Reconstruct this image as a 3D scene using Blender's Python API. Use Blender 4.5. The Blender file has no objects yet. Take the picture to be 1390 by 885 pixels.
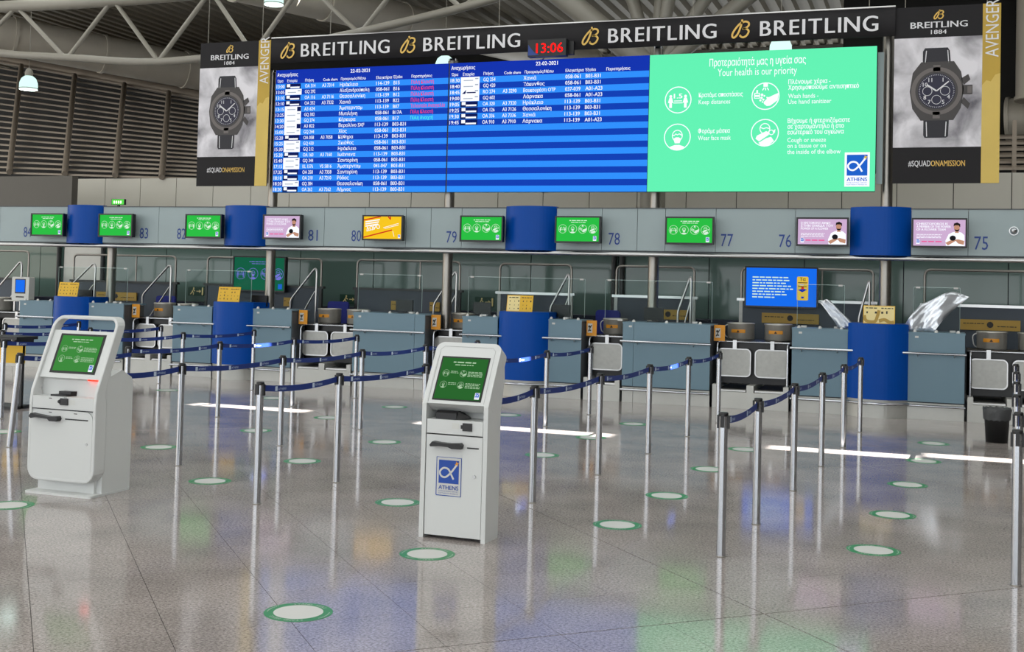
import bpy, math, random
from mathutils import Vector, Matrix
RND = random.Random(7)
scene = bpy.context.scene
col = scene.collection
# ------------------------------------------------------------------ camera
F_PX, PITCH, ROLL, YAW, CAM_H, CX, CY = 1605.0, 0.0322, 0.0258, 0.3389, 1.818, 695.0, 334.7
W_PX, H_PX = 1390.0, 885.0
_fw = Vector((-math.sin(YAW) * math.cos(PITCH), math.cos(YAW) * math.cos(PITCH), math.sin(PITCH)))
_r = Vector((math.cos(YAW), math.sin(YAW), 0))
_u = _r.cross(_fw)
_r2 = _r * math.cos(ROLL) + _u * math.sin(ROLL)
_u2 = _u * math.cos(ROLL) - _r * math.sin(ROLL)
cam = bpy.data.cameras.new('camera')
cam.sensor_width = 36.0
cam.sensor_fit = 'HORIZONTAL'
cam.lens = 36.0 * F_PX / W_PX
cam.shift_x = (W_PX / 2 - CX) / W_PX
cam.shift_y = -(H_PX / 2 - CY) / W_PX
cam.clip_end = 300
camo = bpy.data.objects.new('camera', cam)
_m = Matrix(((_r2.x, _u2.x, -_fw.x, 0), (_r2.y, _u2.y, -_fw.y, 0), (_r2.z, _u2.z, -_fw.z, CAM_H), (0, 0, 0, 1)))
camo.matrix_world = _m
col.objects.link(camo)
scene.camera = camo
# ------------------------------------------------------------------ world, sun, exposure
SKY = 2.5
SUN = 60.0
world = bpy.data.worlds.new('world')
scene.world = world
world.use_nodes = True
bg = world.node_tree.nodes['Background']
bg.inputs[0].default_value = (0.93, 0.97, 1.0, 1)
bg.inputs[1].default_value = SKY
sun = bpy.data.lights.new('sun', 'SUN')
sun.energy = SUN
sun.angle = math.radians(0.5)
sun.color = (1.0, 0.97, 0.92)
suno = bpy.data.objects.new('sun', sun)
SUN_DIR = Vector((-1.0, 0.25, -0.85)).normalized()       # direction the light travels
suno.rotation_euler = SUN_DIR.to_track_quat('-Z', 'Y').to_euler()
suno.location = (20, -5, 25)
col.objects.link(suno)
vs = scene.view_settings
vs.view_transform = 'Standard'
vs.look = 'None'
vs.exposure = 0.0
vs.gamma = 1.0
vs.use_curve_mapping = False


# ------------------------------------------------------------------ materials
def lin(c):
    return tuple((v / 255 / 12.92) if v / 255 <= 0.04045 else ((v / 255 + 0.055) / 1.055) ** 2.4 for v in c)


MATS = {}


def mat(name, rgb, rough=0.5, metal=0.0, emit=0.0, alpha=1.0, trans=0.0, spec=0.5, noise=0.0, nscale=30.0, bump=0.0, ior=1.5):
    if name in MATS:
        return MATS[name]
    m = bpy.data.materials.new(name)
    m.use_nodes = True
    nt = m.node_tree
    b = nt.nodes['Principled BSDF']
    c = lin(rgb)
    b.inputs['Base Color'].default_value = (*c, 1)
    b.inputs['Roughness'].default_value = rough
    b.inputs['Metallic'].default_value = metal
    b.inputs['Alpha'].default_value = alpha
    b.inputs['Transmission Weight'].default_value = trans
    b.inputs['Specular IOR Level'].default_value = spec
    b.inputs['IOR'].default_value = ior
    if emit:
        b.inputs['Emission Color'].default_value = (*c, 1)
        b.inputs['Emission Strength'].default_value = emit
        b.inputs['Specular IOR Level'].default_value = 0.04
        b.inputs['Roughness'].default_value = .6
        b.inputs['Base Color'].default_value = (c[0] * .05, c[1] * .05, c[2] * .05, 1)
    if noise or bump:
        geo = nt.nodes.new('ShaderNodeNewGeometry')
        n = nt.nodes.new('ShaderNodeTexNoise')
        n.inputs['Scale'].default_value = nscale
        n.inputs['Detail'].default_value = 4
        nt.links.new(geo.outputs['Position'], n.inputs['Vector'])
        if noise:
            r = nt.nodes.new('ShaderNodeMapRange')
            r.inputs['To Min'].default_value = 1 - noise
            r.inputs['To Max'].default_value = 1 + noise
            nt.links.new(n.outputs['Fac'], r.inputs['Value'])
            mx = nt.nodes.new('ShaderNodeMix')
            mx.data_type = 'RGBA'
            mx.blend_type = 'MULTIPLY'
            mx.inputs[0].default_value = 1
            mx.inputs[6].default_value = (*c, 1)
            nt.links.new(r.outputs[0], mx.inputs[7])
            nt.links.new(mx.outputs[2], b.inputs['Base Color'])
        if bump:
            bp = nt.nodes.new('ShaderNodeBump')
            bp.inputs['Strength'].default_value = bump
            bp.inputs['Distance'].default_value = 0.01
            nt.links.new(n.outputs['Fac'], bp.inputs['Height'])
            nt.links.new(bp.outputs[0], b.inputs['Normal'])
    MATS[name] = m
    return m


def granite():
    m = bpy.data.materials.new('granite')
    m.use_nodes = True
    nt = m.node_tree
    N, L = nt.nodes, nt.links
    b = N['Principled BSDF']
    geo = N.new('ShaderNodeNewGeometry')
    n1 = N.new('ShaderNodeTexNoise')
    n1.inputs['Scale'].default_value = 62
    n1.inputs['Detail'].default_value = 6
    n1.inputs['Roughness'].default_value = .75
    n2 = N.new('ShaderNodeTexNoise')
    n2.inputs['Scale'].default_value = 1.6
    n2.inputs['Detail'].default_value = 5
    v = N.new('ShaderNodeTexVoronoi')
    v.inputs['Scale'].default_value = 120
    for t in (n1, n2, v):
        L.new(geo.outputs['Position'], t.inputs['Vector'])
    r = N.new('ShaderNodeValToRGB')
    e = r.color_ramp.elements
    e[0].position, e[0].color = .34, (*lin((100, 93, 90)), 1)
    e[1].position, e[1].color = .66, (*lin((196, 187, 183)), 1)
    k = e.new(.47)
    k.color = (*lin((156, 147, 143)), 1)
    L.new(n1.outputs['Fac'], r.inputs[0])
    r2 = N.new('ShaderNodeMapRange')
    r2.inputs['From Min'].default_value = .3
    r2.inputs['From Max'].default_value = .7
    r2.inputs['To Min'].default_value = .8
    r2.inputs['To Max'].default_value = 1.1
    L.new(n2.outputs['Fac'], r2.inputs['Value'])
    mx = N.new('ShaderNodeMix')
    mx.data_type = 'RGBA'
    mx.blend_type = 'MULTIPLY'
    mx.inputs[0].default_value = 1
    L.new(r.outputs[0], mx.inputs[6])
    L.new(r2.outputs[0], mx.inputs[7])
    L.new(mx.outputs[2], b.inputs['Base Color'])
    rr = N.new('ShaderNodeMapRange')
    rr.inputs['To Min'].default_value = .05
    rr.inputs['To Max'].default_value = .14
    L.new(n2.outputs['Fac'], rr.inputs['Value'])
    L.new(rr.outputs[0], b.inputs['Roughness'])
    b.inputs['Specular IOR Level'].default_value = .5
    b.inputs['IOR'].default_value = 1.5
    return m


def cloudprint():
    m = bpy.data.materials.new('cloud_print')
    m.use_nodes = True
    nt = m.node_tree
    N, L = nt.nodes, nt.links
    b = N['Principled BSDF']
    tc = N.new('ShaderNodeTexCoord')
    n = N.new('ShaderNodeTexNoise')
    n.inputs['Scale'].default_value = 1.5
    n.inputs['Detail'].default_value = 7
    n.inputs['Distortion'].default_value = .5
    L.new(tc.outputs['Object'], n.inputs['Vector'])
    r = N.new('ShaderNodeValToRGB')
    e = r.color_ramp.elements
    e[0].position, e[0].color = .3, (*lin((100, 98, 106)), 1)
    e[1].position, e[1].color = .58, (*lin((228, 226, 232)), 1)
    L.new(n.outputs['Fac'], r.inputs[0])
    L.new(r.outputs[0], b.inputs['Base Color'])
    b.inputs['Roughness'].default_value = .7
    return m


def frosted():
    m = bpy.data.materials.new('frosted_skylight')
    m.use_nodes = True
    nt = m.node_tree
    nt.nodes.remove(nt.nodes['Principled BSDF'])
    t = nt.nodes.new('ShaderNodeBsdfTranslucent')
    t.inputs[0].default_value = (.135, .14, .14, 1)
    nt.links.new(t.outputs[0], nt.nodes['Material Output'].inputs[0])
    return m


M = dict(
    frosted=frosted(),
    granite=granite(), cloud=cloudprint(),
    grout=mat('grout', (52, 49, 46), .8),
    steel=mat('brushed_steel', (190, 190, 190), .28, 1.0, noise=.06, nscale=60),
    darksteel=mat('column_steel', (150, 146, 140), .35, 1.0, noise=.08, nscale=40),
    drum=mat('drum_steel', (196, 192, 184), .3, .6, noise=.1, nscale=25),
    lampshade=mat('lamp_shade_glow', (205, 240, 232), emit=1.25),
    chrome=mat('polished_steel', (186, 189, 194), .14, 1.0),
    steelmat=mat('satin_plate', (166, 166, 162), .42, .5, noise=.14, nscale=18),
    ltgrey=mat('light_grey_plate', (182, 182, 177), .35, .3, noise=.05, nscale=8),
    panel=mat('grey_panel', (152, 167, 170), .42, noise=.03, nscale=3),
    desk=mat('slate_desk', (104, 132, 147), .42, noise=.03, nscale=3),
    deskdark=mat('dark_grey_side', (74, 78, 82), .5),
    slate=mat('dark_slate', (62, 72, 84), .5, noise=.05, nscale=2),
    navy=mat('navy_wall', (20, 28, 48), .5),
    blue=mat('blue_laminate', (0, 70, 158), .36, spec=.16),
    beltblue=mat('belt_blue', (14, 44, 120), .6),
    beltprint=mat('belt_print', (190, 205, 225), .6),
    black=mat('black_plastic', (18, 18, 20), .4),
    rubber=mat('black_rubber', (24, 23, 22), .7, noise=.2, nscale=8),
    white=mat('kiosk_white', (208, 210, 209), .38),
    whitegrey=mat('white_grey', (205, 206, 202), .45),
    paper=mat('paper_white', (202, 202, 199), .6),
    yellow=mat('yellow_print', (224, 178, 42), .55),
    yellowpale=mat('pale_yellow_print', (232, 214, 150), .55),
    ochre=mat('ochre_board', (176, 142, 58), .55),
    orange=mat('orange_label', (220, 148, 34), .5),
    ink=mat('dark_ink', (40, 36, 30), .6),
    inkblue=mat('blue_ink', (28, 62, 138), .5),
    inkgrey=mat('grey_ink', (140, 140, 140), .6),
    inkgreen=mat('green_ink', (40, 120, 60), .6),
    logoblue=mat('logo_blue', (20, 70, 160), .4),
    wallpanel=mat('wall_panel_beige', (196, 192, 180), .35, noise=.05, nscale=1.2),
    walldark=mat('wall_grey', (96, 92, 86), .7, noise=.05, nscale=1),
    glass=mat('green_glass_wall', (90, 112, 105), .09, spec=.55),
    frame=mat('dark_frame', (58, 60, 60), .45, .5),
    ceil=mat('ceiling_metal', (124, 117, 102), .6, noise=.06, nscale=1.5),
    roofdark=mat('roof_dark', (30, 29, 27), .8),
    truss=mat('truss_paint', (140, 136, 126), .45),
    duct=mat('duct_metal', (188, 181, 168), .5, .15, noise=.1, nscale=3),
    slat=mat('slat_metal', (150, 138, 124), .5, .2),
    cloth=mat('banner_black', (40, 39, 41), .6, spec=.15),
    gold=mat('gold_print', (226, 186, 92), .5),
    goldcloth=mat('gold_cloth', (190, 158, 60), .6, noise=.1, nscale=2),
    goldlight=mat('gold_cloth_light', (212, 184, 96), .6, noise=.1, nscale=2),
    silver=mat('silver_letter', (222, 222, 226), .4),
    watchcase=mat('watch_case', (62, 58, 58), .5),
    watchlight=mat('watch_case_light', (104, 98, 96), .5),
    watchdial=mat('watch_dial', (22, 22, 52), .5),
    strap=mat('watch_strap', (36, 36, 44), .6),
    green=mat('sticker_green', (34, 132, 78), .4),
    acrylic=mat('clear_acrylic', (236, 244, 242), .03, trans=1.0, ior=1.08),
    acryledge=mat('acrylic_edge', (190, 214, 210), .25),
    acrylic_glare=mat('glare_acrylic', (224, 229, 236), .2, .55, bump=.6, nscale=7),  # pale silver stands in for windows reflected in bent acrylic
    chair=mat('chair_fabric_blue', (34, 44, 130), .8),
    signgreen=mat('exit_sign_green', (6, 58, 42), .5),
    bin=mat('bin_black', (22, 23, 25), .45),
    bag=mat('bin_liner', (62, 64, 66), .45, bump=.5, nscale=25),
    s_blue=mat('screen_dark_blue', (14, 62, 178), emit=1.0),
    s_lblue=mat('screen_light_blue', (46, 142, 250), emit=1.0),
    s_hdr=mat('screen_header_blue', (16, 50, 172), emit=1.0),
    s_navy=mat('screen_navy', (10, 24, 84), emit=1.0),
    s_white=mat('screen_white', (245, 248, 255), emit=1.05),
    s_grey=mat('screen_grey', (165, 175, 190), emit=1.0),
    s_red=mat('screen_red', (235, 60, 110), emit=1.1),
    s_cyan=mat('screen_cyan', (80, 245, 215), emit=1.1),
    s_mint=mat('screen_mint', (98, 240, 178), emit=1.0),
    s_green=mat('screen_green', (40, 186, 66), emit=1.0),
    s_kgreen=mat('kiosk_screen_green', (38, 98, 42), emit=1.0),
    s_kgreen2=mat('bright_kiosk_screen_green', (58, 134, 58), emit=1.0),
    s_dgreen=mat('dim_screen_green', (18, 92, 66), emit=1.0),
    s_violet=mat('dim_screen_violet', (112, 112, 205), emit=1.0),
    s_icon=mat('screen_icon', (212, 238, 215), emit=1.0),
    s_kicon=mat('kiosk_icon', (170, 200, 165), emit=1.0),
    s_lilac=mat('screen_lilac', (204, 172, 208), emit=1.0),
    s_pink=mat('screen_pink', (232, 90, 150), emit=1.0),
    s_skin=mat('screen_skin', (190, 140, 115), emit=1.0),
    s_hair=mat('screen_hair', (32, 26, 26), emit=1.0),
    s_yellow=mat('screen_yellow', (244, 196, 30), emit=1.0),
    s_ribbon=mat('screen_ribbon_red', (205, 46, 30), emit=1.0),
    s_bblue=mat('screen_bright_blue', (22, 108, 236), emit=1.0),
    s_gold=mat('screen_gold', (222, 186, 70), emit=1.0),
    s_logo=mat('screen_logo_blue', (30, 96, 200), emit=1.0),
    s_ink=mat('screen_ink', (24, 24, 30), emit=1.0),
    s_clock=mat('clock_red', (255, 20, 20), emit=1.6),
    s_exit=mat('exit_lit', (225, 255, 205), emit=2.0),
    s_exitg=mat('exit_lit_green', (80, 200, 70), emit=1.2),
    s_scan=mat('scanner_red', (255, 30, 14), emit=6.0),
    lamp=mat('lamp_glow', (228, 255, 246), emit=9.0),
)


# ------------------------------------------------------------------ mesh builder
_tc = {}


def text_geo(body, bold=0.0, res=2):
    k = (body, bold, res)
    if k not in _tc:
        c = bpy.data.curves.new('t', 'FONT')
        c.body = body
        c.resolution_u = res
        c.offset = bold
        o = bpy.data.objects.new('t', c)
        m = o.to_mesh()
        vsx = [(v.co.x, v.co.y) for v in m.vertices]
        fs = [tuple(p.vertices) for p in m.polygons]
        o.to_mesh_clear()
        bpy.data.objects.remove(o)
        bpy.data.curves.remove(c)
        x0 = min(v[0] for v in vsx) if vsx else 0
        x1 = max(v[0] for v in vsx) if vsx else 0
        _tc[k] = ([(v[0] - x0, v[1]) for v in vsx], fs, x1 - x0)
    return _tc[k]


def rrect(cx, cz, w, h, r, n=5):
    out = []
    for sx, sz, a0 in ((1, 1, 0), (-1, 1, 90), (-1, -1, 180), (1, -1, 270)):
        for i in range(n + 1):
            a = math.radians(a0 + 90 * i / n)
            out.append((cx + sx * (w / 2 - r) + r * math.cos(a), cz + sz * (h / 2 - r) + r * math.sin(a)))
    return out


class MB:
    def __init__(s):
        s.v, s.f, s.sm = [], [], []

    def add(s, vs_, fs_, smooth=False):
        o = len(s.v)
        s.v += [tuple(p) for p in vs_]
        s.f += [tuple(i + o for i in f) for f in fs_]
        s.sm += [smooth] * len(fs_)
        return s

    def box(s, x0, x1, y0, y1, z0, z1):
        return s.add([(x0, y0, z0), (x1, y0, z0), (x1, y1, z0), (x0, y1, z0), (x0, y0, z1), (x1, y0, z1), (x1, y1, z1), (x0, y1, z1)],
                     [(0, 3, 2, 1), (4, 5, 6, 7), (0, 1, 5, 4), (1, 2, 6, 5), (2, 3, 7, 6), (3, 0, 4, 7)])

    def prism(s, pts, a, b, axis='y', caps=True, smooth=False):
        n = len(pts)

        def P(p, t):
            return (p[0], t, p[1]) if axis == 'y' else ((t, p[0], p[1]) if axis == 'x' else (p[0], p[1], t))
        s.add([P(p, a) for p in pts] + [P(p, b) for p in pts], [(i, (i + 1) % n, n + (i + 1) % n, n + i) for i in range(n)], smooth)
        if caps:
            s.add([P(p, a) for p in pts], [tuple(range(n))])
            s.add([P(p, b) for p in pts], [tuple(range(n))])
        return s

    def ringprism(s, outer, inner, a, b, axis='y'):
        n = len(outer)

        def P(p, t):
            return (p[0], t, p[1]) if axis == 'y' else ((t, p[0], p[1]) if axis == 'x' else (p[0], p[1], t))
        for t in (a, b):
            s.add([P(p, t) for p in outer] + [P(p, t) for p in inner], [(i, (i + 1) % n, n + (i + 1) % n, n + i) for i in range(n)])
        for q in (outer, inner):
            s.prism(q, a, b, axis, caps=False)
        return s

    def cyl(s, p0, p1, r, n=16, r2=None, caps=True):
        p0, p1 = Vector(p0), Vector(p1)
        d = (p1 - p0).normalized()
        u = d.orthogonal().normalized()
        w = d.cross(u)
        r2 = r if r2 is None else r2
        c = [u * math.cos(2 * math.pi * i / n) + w * math.sin(2 * math.pi * i / n) for i in range(n)]
        a, b = [p0 + q * r for q in c], [p1 + q * r2 for q in c]
        s.add(a + b, [(i, (i + 1) % n, n + (i + 1) % n, n + i) for i in range(n)], True)
        if caps:
            s.add(a, [tuple(range(n))])
            s.add(b, [tuple(range(n))])
        return s

    def tube(s, path, r, n=10, caps=True):
        P = [Vector(p) for p in path]
        T = []
        for i in range(len(P)):
            t = (P[min(i + 1, len(P) - 1)] - P[max(i - 1, 0)])
            T.append(t.normalized())
        u = T[0].orthogonal().normalized()
        rings = []
        for i, p in enumerate(P):
            u = (u - T[i] * u.dot(T[i])).normalized()
            w = T[i].cross(u)
            rings.append([p + (u * math.cos(2 * math.pi * k / n) + w * math.sin(2 * math.pi * k / n)) * r for k in range(n)])
        vs_ = [q for rg in rings for q in rg]
        fs_ = [(i * n + k, i * n + (k + 1) % n, (i + 1) * n + (k + 1) % n, (i + 1) * n + k) for i in range(len(P) - 1) for k in range(n)]
        s.add(vs_, fs_, True)
        if caps:
            s.add(rings[0], [tuple(range(n))])
            s.add(rings[-1], [tuple(range(n))])
        return s

    def lathe(s, prof, n=24, c=(0, 0, 0)):
        vs_ = [(c[0] + r * math.cos(2 * math.pi * k / n), c[1] + r * math.sin(2 * math.pi * k / n), c[2] + z) for r, z in prof for k in range(n)]
        fs_ = [(i * n + k, i * n + (k + 1) % n, (i + 1) * n + (k + 1) % n, (i + 1) * n + k) for i in range(len(prof) - 1) for k in range(n)]
        return s.add(vs_, fs_, True)

    # flat print, drawn in the x-z plane at depth y
    def poly(s, pts, y=0.0):
        return s.add([(p[0], y, p[1]) for p in pts], [tuple(range(len(pts)))])

    def rect(s, x0, x1, z0, z1, y=0.0):
        return s.poly([(x0, z0), (x1, z0), (x1, z1), (x0, z1)], y)

    def disc(s, cx, cz, rx, rz=None, y=0.0, n=20):
        rz = rx if rz is None else rz
        return s.poly([(cx + rx * math.cos(2 * math.pi * i / n), cz + rz * math.sin(2 * math.pi * i / n)) for i in range(n)], y)

    def ring(s, cx, cz, r0, r1, y=0.0, n=28, k=1.0):
        a = [(cx + r0 * math.cos(2 * math.pi * i / n), y, cz + k * r0 * math.sin(2 * math.pi * i / n)) for i in range(n)]
        b = [(cx + r1 * math.cos(2 * math.pi * i / n), y, cz + k * r1 * math.sin(2 * math.pi * i / n)) for i in range(n)]
        return s.add(a + b, [(i, (i + 1) % n, n + (i + 1) % n, n + i) for i in range(n)])

    def stroke(s, pts, w, y=0.0):
        P = [Vector((p[0], p[1])) for p in pts]
        L_, R_ = [], []
        for i in range(len(P)):
            t = (P[min(i + 1, len(P) - 1)] - P[max(i - 1, 0)]).normalized()
            n_ = Vector((-t.y, t.x)) * w / 2
            L_.append(P[i] + n_)
            R_.append(P[i] - n_)
        n = len(P)
        return s.add([(q.x, y, q.y) for q in L_] + [(q.x, y, q.y) for q in R_], [(i, i + 1, n + i + 1, n + i) for i in range(n - 1)])

    def text(s, body, x, z, size, align='l', w=None, bold=0.0, y=0.0, rot=0.0, res=2):
        vs_, fs_, tw = text_geo(body, 0.0, res)
        if not vs_:
            return s
        if bold:
            n0 = len(vs_)
            vs_ = [(a + k * bold, b, (k + 1) * -.0007) for k in (-1, 0, 1) for a, b in vs_]
            fs_ = [tuple(i + k * n0 for i in f) for k in range(3) for f in fs_]
        sx = size if w is None else w / tw
        ww = tw * sx
        ox = {'l': 0, 'c': -ww / 2, 'r': -ww}[align]
        ca, sa = math.cos(rot), math.sin(rot)
        out = []
        for q in vs_:
            px, pz = q[0] * sx + ox, q[1] * size
            out.append((x + px * ca - pz * sa, y + (q[2] if len(q) > 2 else 0), z + px * sa + pz * ca))
        return s.add(out, fs_)

    def build(s, name, m, parent=None, loc=None, **kw):
        me = bpy.data.meshes.new(name)
        me.from_pydata(s.v, [], s.f)
        me.polygons.foreach_set('use_smooth', s.sm)
        me.update()
        if any(k in name for k in ('lettering', 'print', 'text', 'pictogram', 'cards', 'marks', 'hashtag', 'symbols', 'stitching')):
            kw.setdefault('kind', 'stuff')
        if m:
            me.materials.append(M[m] if isinstance(m, str) else m)
        return link(name, me, parent, loc, **kw)


def link(name, me, parent=None, loc=None, label=None, cat=None, group=None, kind=None):
    o = bpy.data.objects.new(name, me)
    col.objects.link(o)
    if parent is not None:
        o.parent = parent
    if loc is not None:
        o.location = loc
    for k, v in (('label', label), ('category', cat), ('group', group), ('kind', kind)):
        if v:
            o[k] = v
    return o


def thing(name, label, cat, loc=(0, 0, 0), rz=0.0, group=None):
    o = link(name, None, None, loc, label, cat, group)
    o.rotation_euler = (0, 0, rz)
    return o


def copy_tree(o, parent=None):
    c = o.copy()
    col.objects.link(c)
    c.parent = parent
    for ch in list(o.children):
        copy_tree(ch, c)
    return c


def smooth_path(pts, r=.06, n=4):
    """polyline with rounded corners"""
    P = [Vector(p) for p in pts]
    out = [P[0]]
    for i in range(1, len(P) - 1):
        a, b, c = P[i - 1], P[i], P[i + 1]
        d0, d1 = (a - b), (c - b)
        k0, k1 = min(r, d0.length * .45), min(r, d1.length * .45)
        p0, p1 = b + d0.normalized() * k0, b + d1.normalized() * k1
        for j in range(n + 1):
            t = j / n
            out.append(p0 * (1 - t) ** 2 + b * 2 * t * (1 - t) + p1 * t * t)
    out.append(P[-1])
    return out


def curve2(pts, n=6):
    """Catmull-Rom through 2-D points"""
    P = [pts[0]] + list(pts) + [pts[-1]]
    out = []
    for i in range(1, len(P) - 2):
        p0, p1, p2, p3 = P[i - 1], P[i], P[i + 1], P[i + 2]
        for j in range(n):
            t = j / n
            out.append(tuple(.5 * (2 * p1[k] + (p2[k] - p0[k]) * t + (2 * p0[k] - 5 * p1[k] + 4 * p2[k] - p3[k]) * t * t + (3 * p1[k] - p0[k] - 3 * p2[k] + p3[k]) * t ** 3) for k in range(2)))
    out.append(tuple(pts[-1]))
    return out


# ================================================================== THE SETTING
# ---- floor: slab + stone tiles laid at an angle to the desks
flo = MB().box(-34, 14, -16, 36, -.4, -.012).build('floor', 'grout', kind='structure')
TP, TA = .635, math.radians(42.6)
tu, tv = Vector((math.cos(TA), math.sin(TA), 0)), Vector((-math.sin(TA), math.cos(TA), 0))
piv = Vector((-.847, 6.837, 0))


def tile_rect(i, j):
    a0, a1, b0, b1 = i * TP, (i + 1) * TP, j * TP, (j + 1) * TP
    g = .0016
    a0 += .0045 if i % 7 == 0 else g
    a1 -= .0045 if (i + 1) % 7 == 0 else g
    b0 += .0045 if j % 7 == 0 else g
    b1 -= .0045 if (j + 1) % 7 == 0 else g
    return a0, a1, b0, b1


fwd2 = Vector((_fw.x, _fw.y, 0)).normalized()
rgt2 = Vector((_r.x, _r.y, 0))
cands, rest = [], MB()
for i in range(-60, 60):
    for j in range(-60, 60):
        c = piv + tu * (i + .5) * TP + tv * (j + .5) * TP
        if not (-30 < c.x < 12 and -15 < c.y < 26):
            continue
        d, s_ = c.dot(fwd2), c.dot(rgt2)
        vis = d > 4.2 and abs(s_) < d * .433 + .45
        cands.append((d if vis else 99 + d, i, j))
cands.sort()
tile_cache = {}
for k, (d, i, j) in enumerate(cands):
    a0, a1, b0, b1 = tile_rect(i, j)
    if k < 300:
        o_ = piv + tu * i * TP + tv * j * TP
        key = (i % 7 in (0,), i % 7 == 6, j % 7 == 0, j % 7 == 6)
        if key not in tile_cache:
            mb = MB().box(a0 - i * TP, a1 - i * TP, b0 - j * TP, b1 - j * TP, -.012, 0)
            me = bpy.data.meshes.new('tile')
            me.from_pydata(mb.v, [], mb.f)
            me.materials.append(M['granite'])
            tile_cache[key] = me
        t = link('tile', tile_cache[key], flo, o_)
        t.rotation_euler = (0, 0, TA)
    else:
        q = [piv + tu * a + tv * b for a, b in ((a0, b0), (a1, b0), (a1, b1), (a0, b1))]
        rest.add([(p.x, p.y, -.012) for p in q] + [(p.x, p.y, 0) for p in q], [(4, 5, 6, 7), (0, 1, 5, 4), (1, 2, 6, 5), (2, 3, 7, 6), (3, 0, 4, 7)])
rest.build('tile_field', 'granite', flo, kind='stuff')

# ---- ceiling: unseen frosted skylights for overhead light, narrow clear slots shaped to cast the sun strips, profiled deck beyond
CZ = 9.0
SL = []
slots = [(-9.85, -8.0, 14.5), (-6.2, -3.6, 14.15), (-1.7, -.05, 14.1), (.02, 2.4, 14.35)]
for x0, x1, y in slots:
    dx, dy = SUN_DIR.x / SUN_DIR.z * CZ, SUN_DIR.y / SUN_DIR.z * CZ
    SL.append((x0 + dx, x1 + dx, y + dy - .17, y + dy + .17))
sy0, sy1 = min(q[2] for q in SL) - .01, max(q[3] for q in SL) + .01
cb = MB()
YB = [(-16, sy0 - .6), (sy1 + .6, 23)]
SKX = [(-31, -28), (-25.5, -22.5), (-20, -17), (-14.5, -11.5), (-9, -6), (-3.5, -.5), (2, 5), (7.5, 10.5)]
for ya, yb in YB:
    xs = -34
    for a, b in SKX:
        cb.box(xs, a, ya, yb, CZ, CZ + .05)
        xs = b
    cb.box(xs, 24, ya, yb, CZ, CZ + .05)
cb.box(-34, 24, sy0 - .6, sy0, CZ, CZ + .05)
cb.box(-34, 24, sy1, sy1 + .6, CZ, CZ + .05)
xs = -34
for q in sorted(SL):
    cb.box(xs, q[0], sy0, sy1, CZ, CZ + .05)
    cb.box(q[0], q[1], sy0, q[2], CZ, CZ + .05)
    cb.box(q[0], q[1], q[3], sy1, CZ, CZ + .05)
    xs = q[1]
cb.box(xs, 24, sy0, sy1, CZ, CZ + .05)
ceil_o = cb.build('ceiling', 'ceil', kind='structure')
for ya, yb in YB:
    for a, b in SKX:
        MB().add([(a, ya, CZ + .03), (b, ya, CZ + .03), (b, yb, CZ + .03), (a, yb, CZ + .03)], [(0, 1, 2, 3)]).build('skylight_pane', 'frosted', ceil_o)
prof = []
x = -46
while x < 16:
    prof += [(x, CZ), (x + .16, CZ), (x + .2, CZ + .16), (x + .34, CZ + .16)]
    x += .38
n = len(prof)
MB().add([(p[0], 23, p[1]) for p in prof] + [(p[0], 52, p[1]) for p in prof], [(i, i + 1, n + i + 1, n + i) for i in range(n - 1)]).build('ceiling_deck', 'ceil', kind='structure', label='profiled metal roof deck above the hall')
MB().box(-48, 24, 23.0, 53, CZ + .3, CZ + .4).build('ceiling_roof', 'roofdark', kind='structure')
# ---- enclosing walls outside the view, and the window front behind the camera
MB().box(-34, 24, 51, 51.3, 0, CZ + .4).build('wall_far', 'roofdark', kind='structure')
MB().box(14, 14.3, -16, 52, 0, CZ + .3).build('wall_right', 'walldark', kind='structure')
MB().box(-48, -47.7, -16, 52, 0, CZ + .3).build('wall_outer_left', 'walldark', kind='structure')
wf = MB()
for k in range(13):
    xx = -34 + k * 4.0
    wf.box(xx - .07, xx + .07, -16, -15.8, 0, CZ)
for zz in (2.6, 5.4):
    wf.box(-34, 14, -15.99, -15.85, zz - .06, zz + .06)
wf.build('window_1', 'frame', kind='structure')

# ---- grey wall at the left and beige panelled wall behind
MB().box(-34, -18.62, 22.25, 22.45, 0, 4.06).build('wall_left', 'walldark', kind='structure')
wb = MB().box(-24, 14, 25.03, 25.3, 0, 4.26).build('wall_back', 'grout', kind='structure')
x = -20.95
pm = MB().box(.008, 1.062, 25.0, 25.04, 0, 4.26)
pme = bpy.data.meshes.new('wall_panel')
pme.from_pydata(pm.v, [], pm.f)
pme.materials.append(M['wallpanel'])
while x < 8:
    link('wall_panel', pme, wb, (x, 0, 0))
    x += 1.07

# ---- louvred sloping clerestory at the left and right
lv = MB().add([(-34, 33.2, 3.5), (-12, 33.2, 3.5), (-12, 33.2, 9.3), (-34, 33.2, 9.3)], [(0, 1, 2, 3)]).build('wall_louvre_left', 'roofdark', kind='structure')
NS = 20


def louv(t, X):
    """point of the sloping louvre plane: t 0 bottom, 1 top"""
    xb = X
    zb = 4.45 + (X + 23.27) * (4.25 - 4.45) / 6.18
    xt = X
    zt = 8.74 + (X + 29.04) * (7.32 - 8.74) / 7.75
    y = 25.1 + (31 - 25.1) * t
    return Vector((X, y, zb + (zt - zb) * t))


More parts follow.
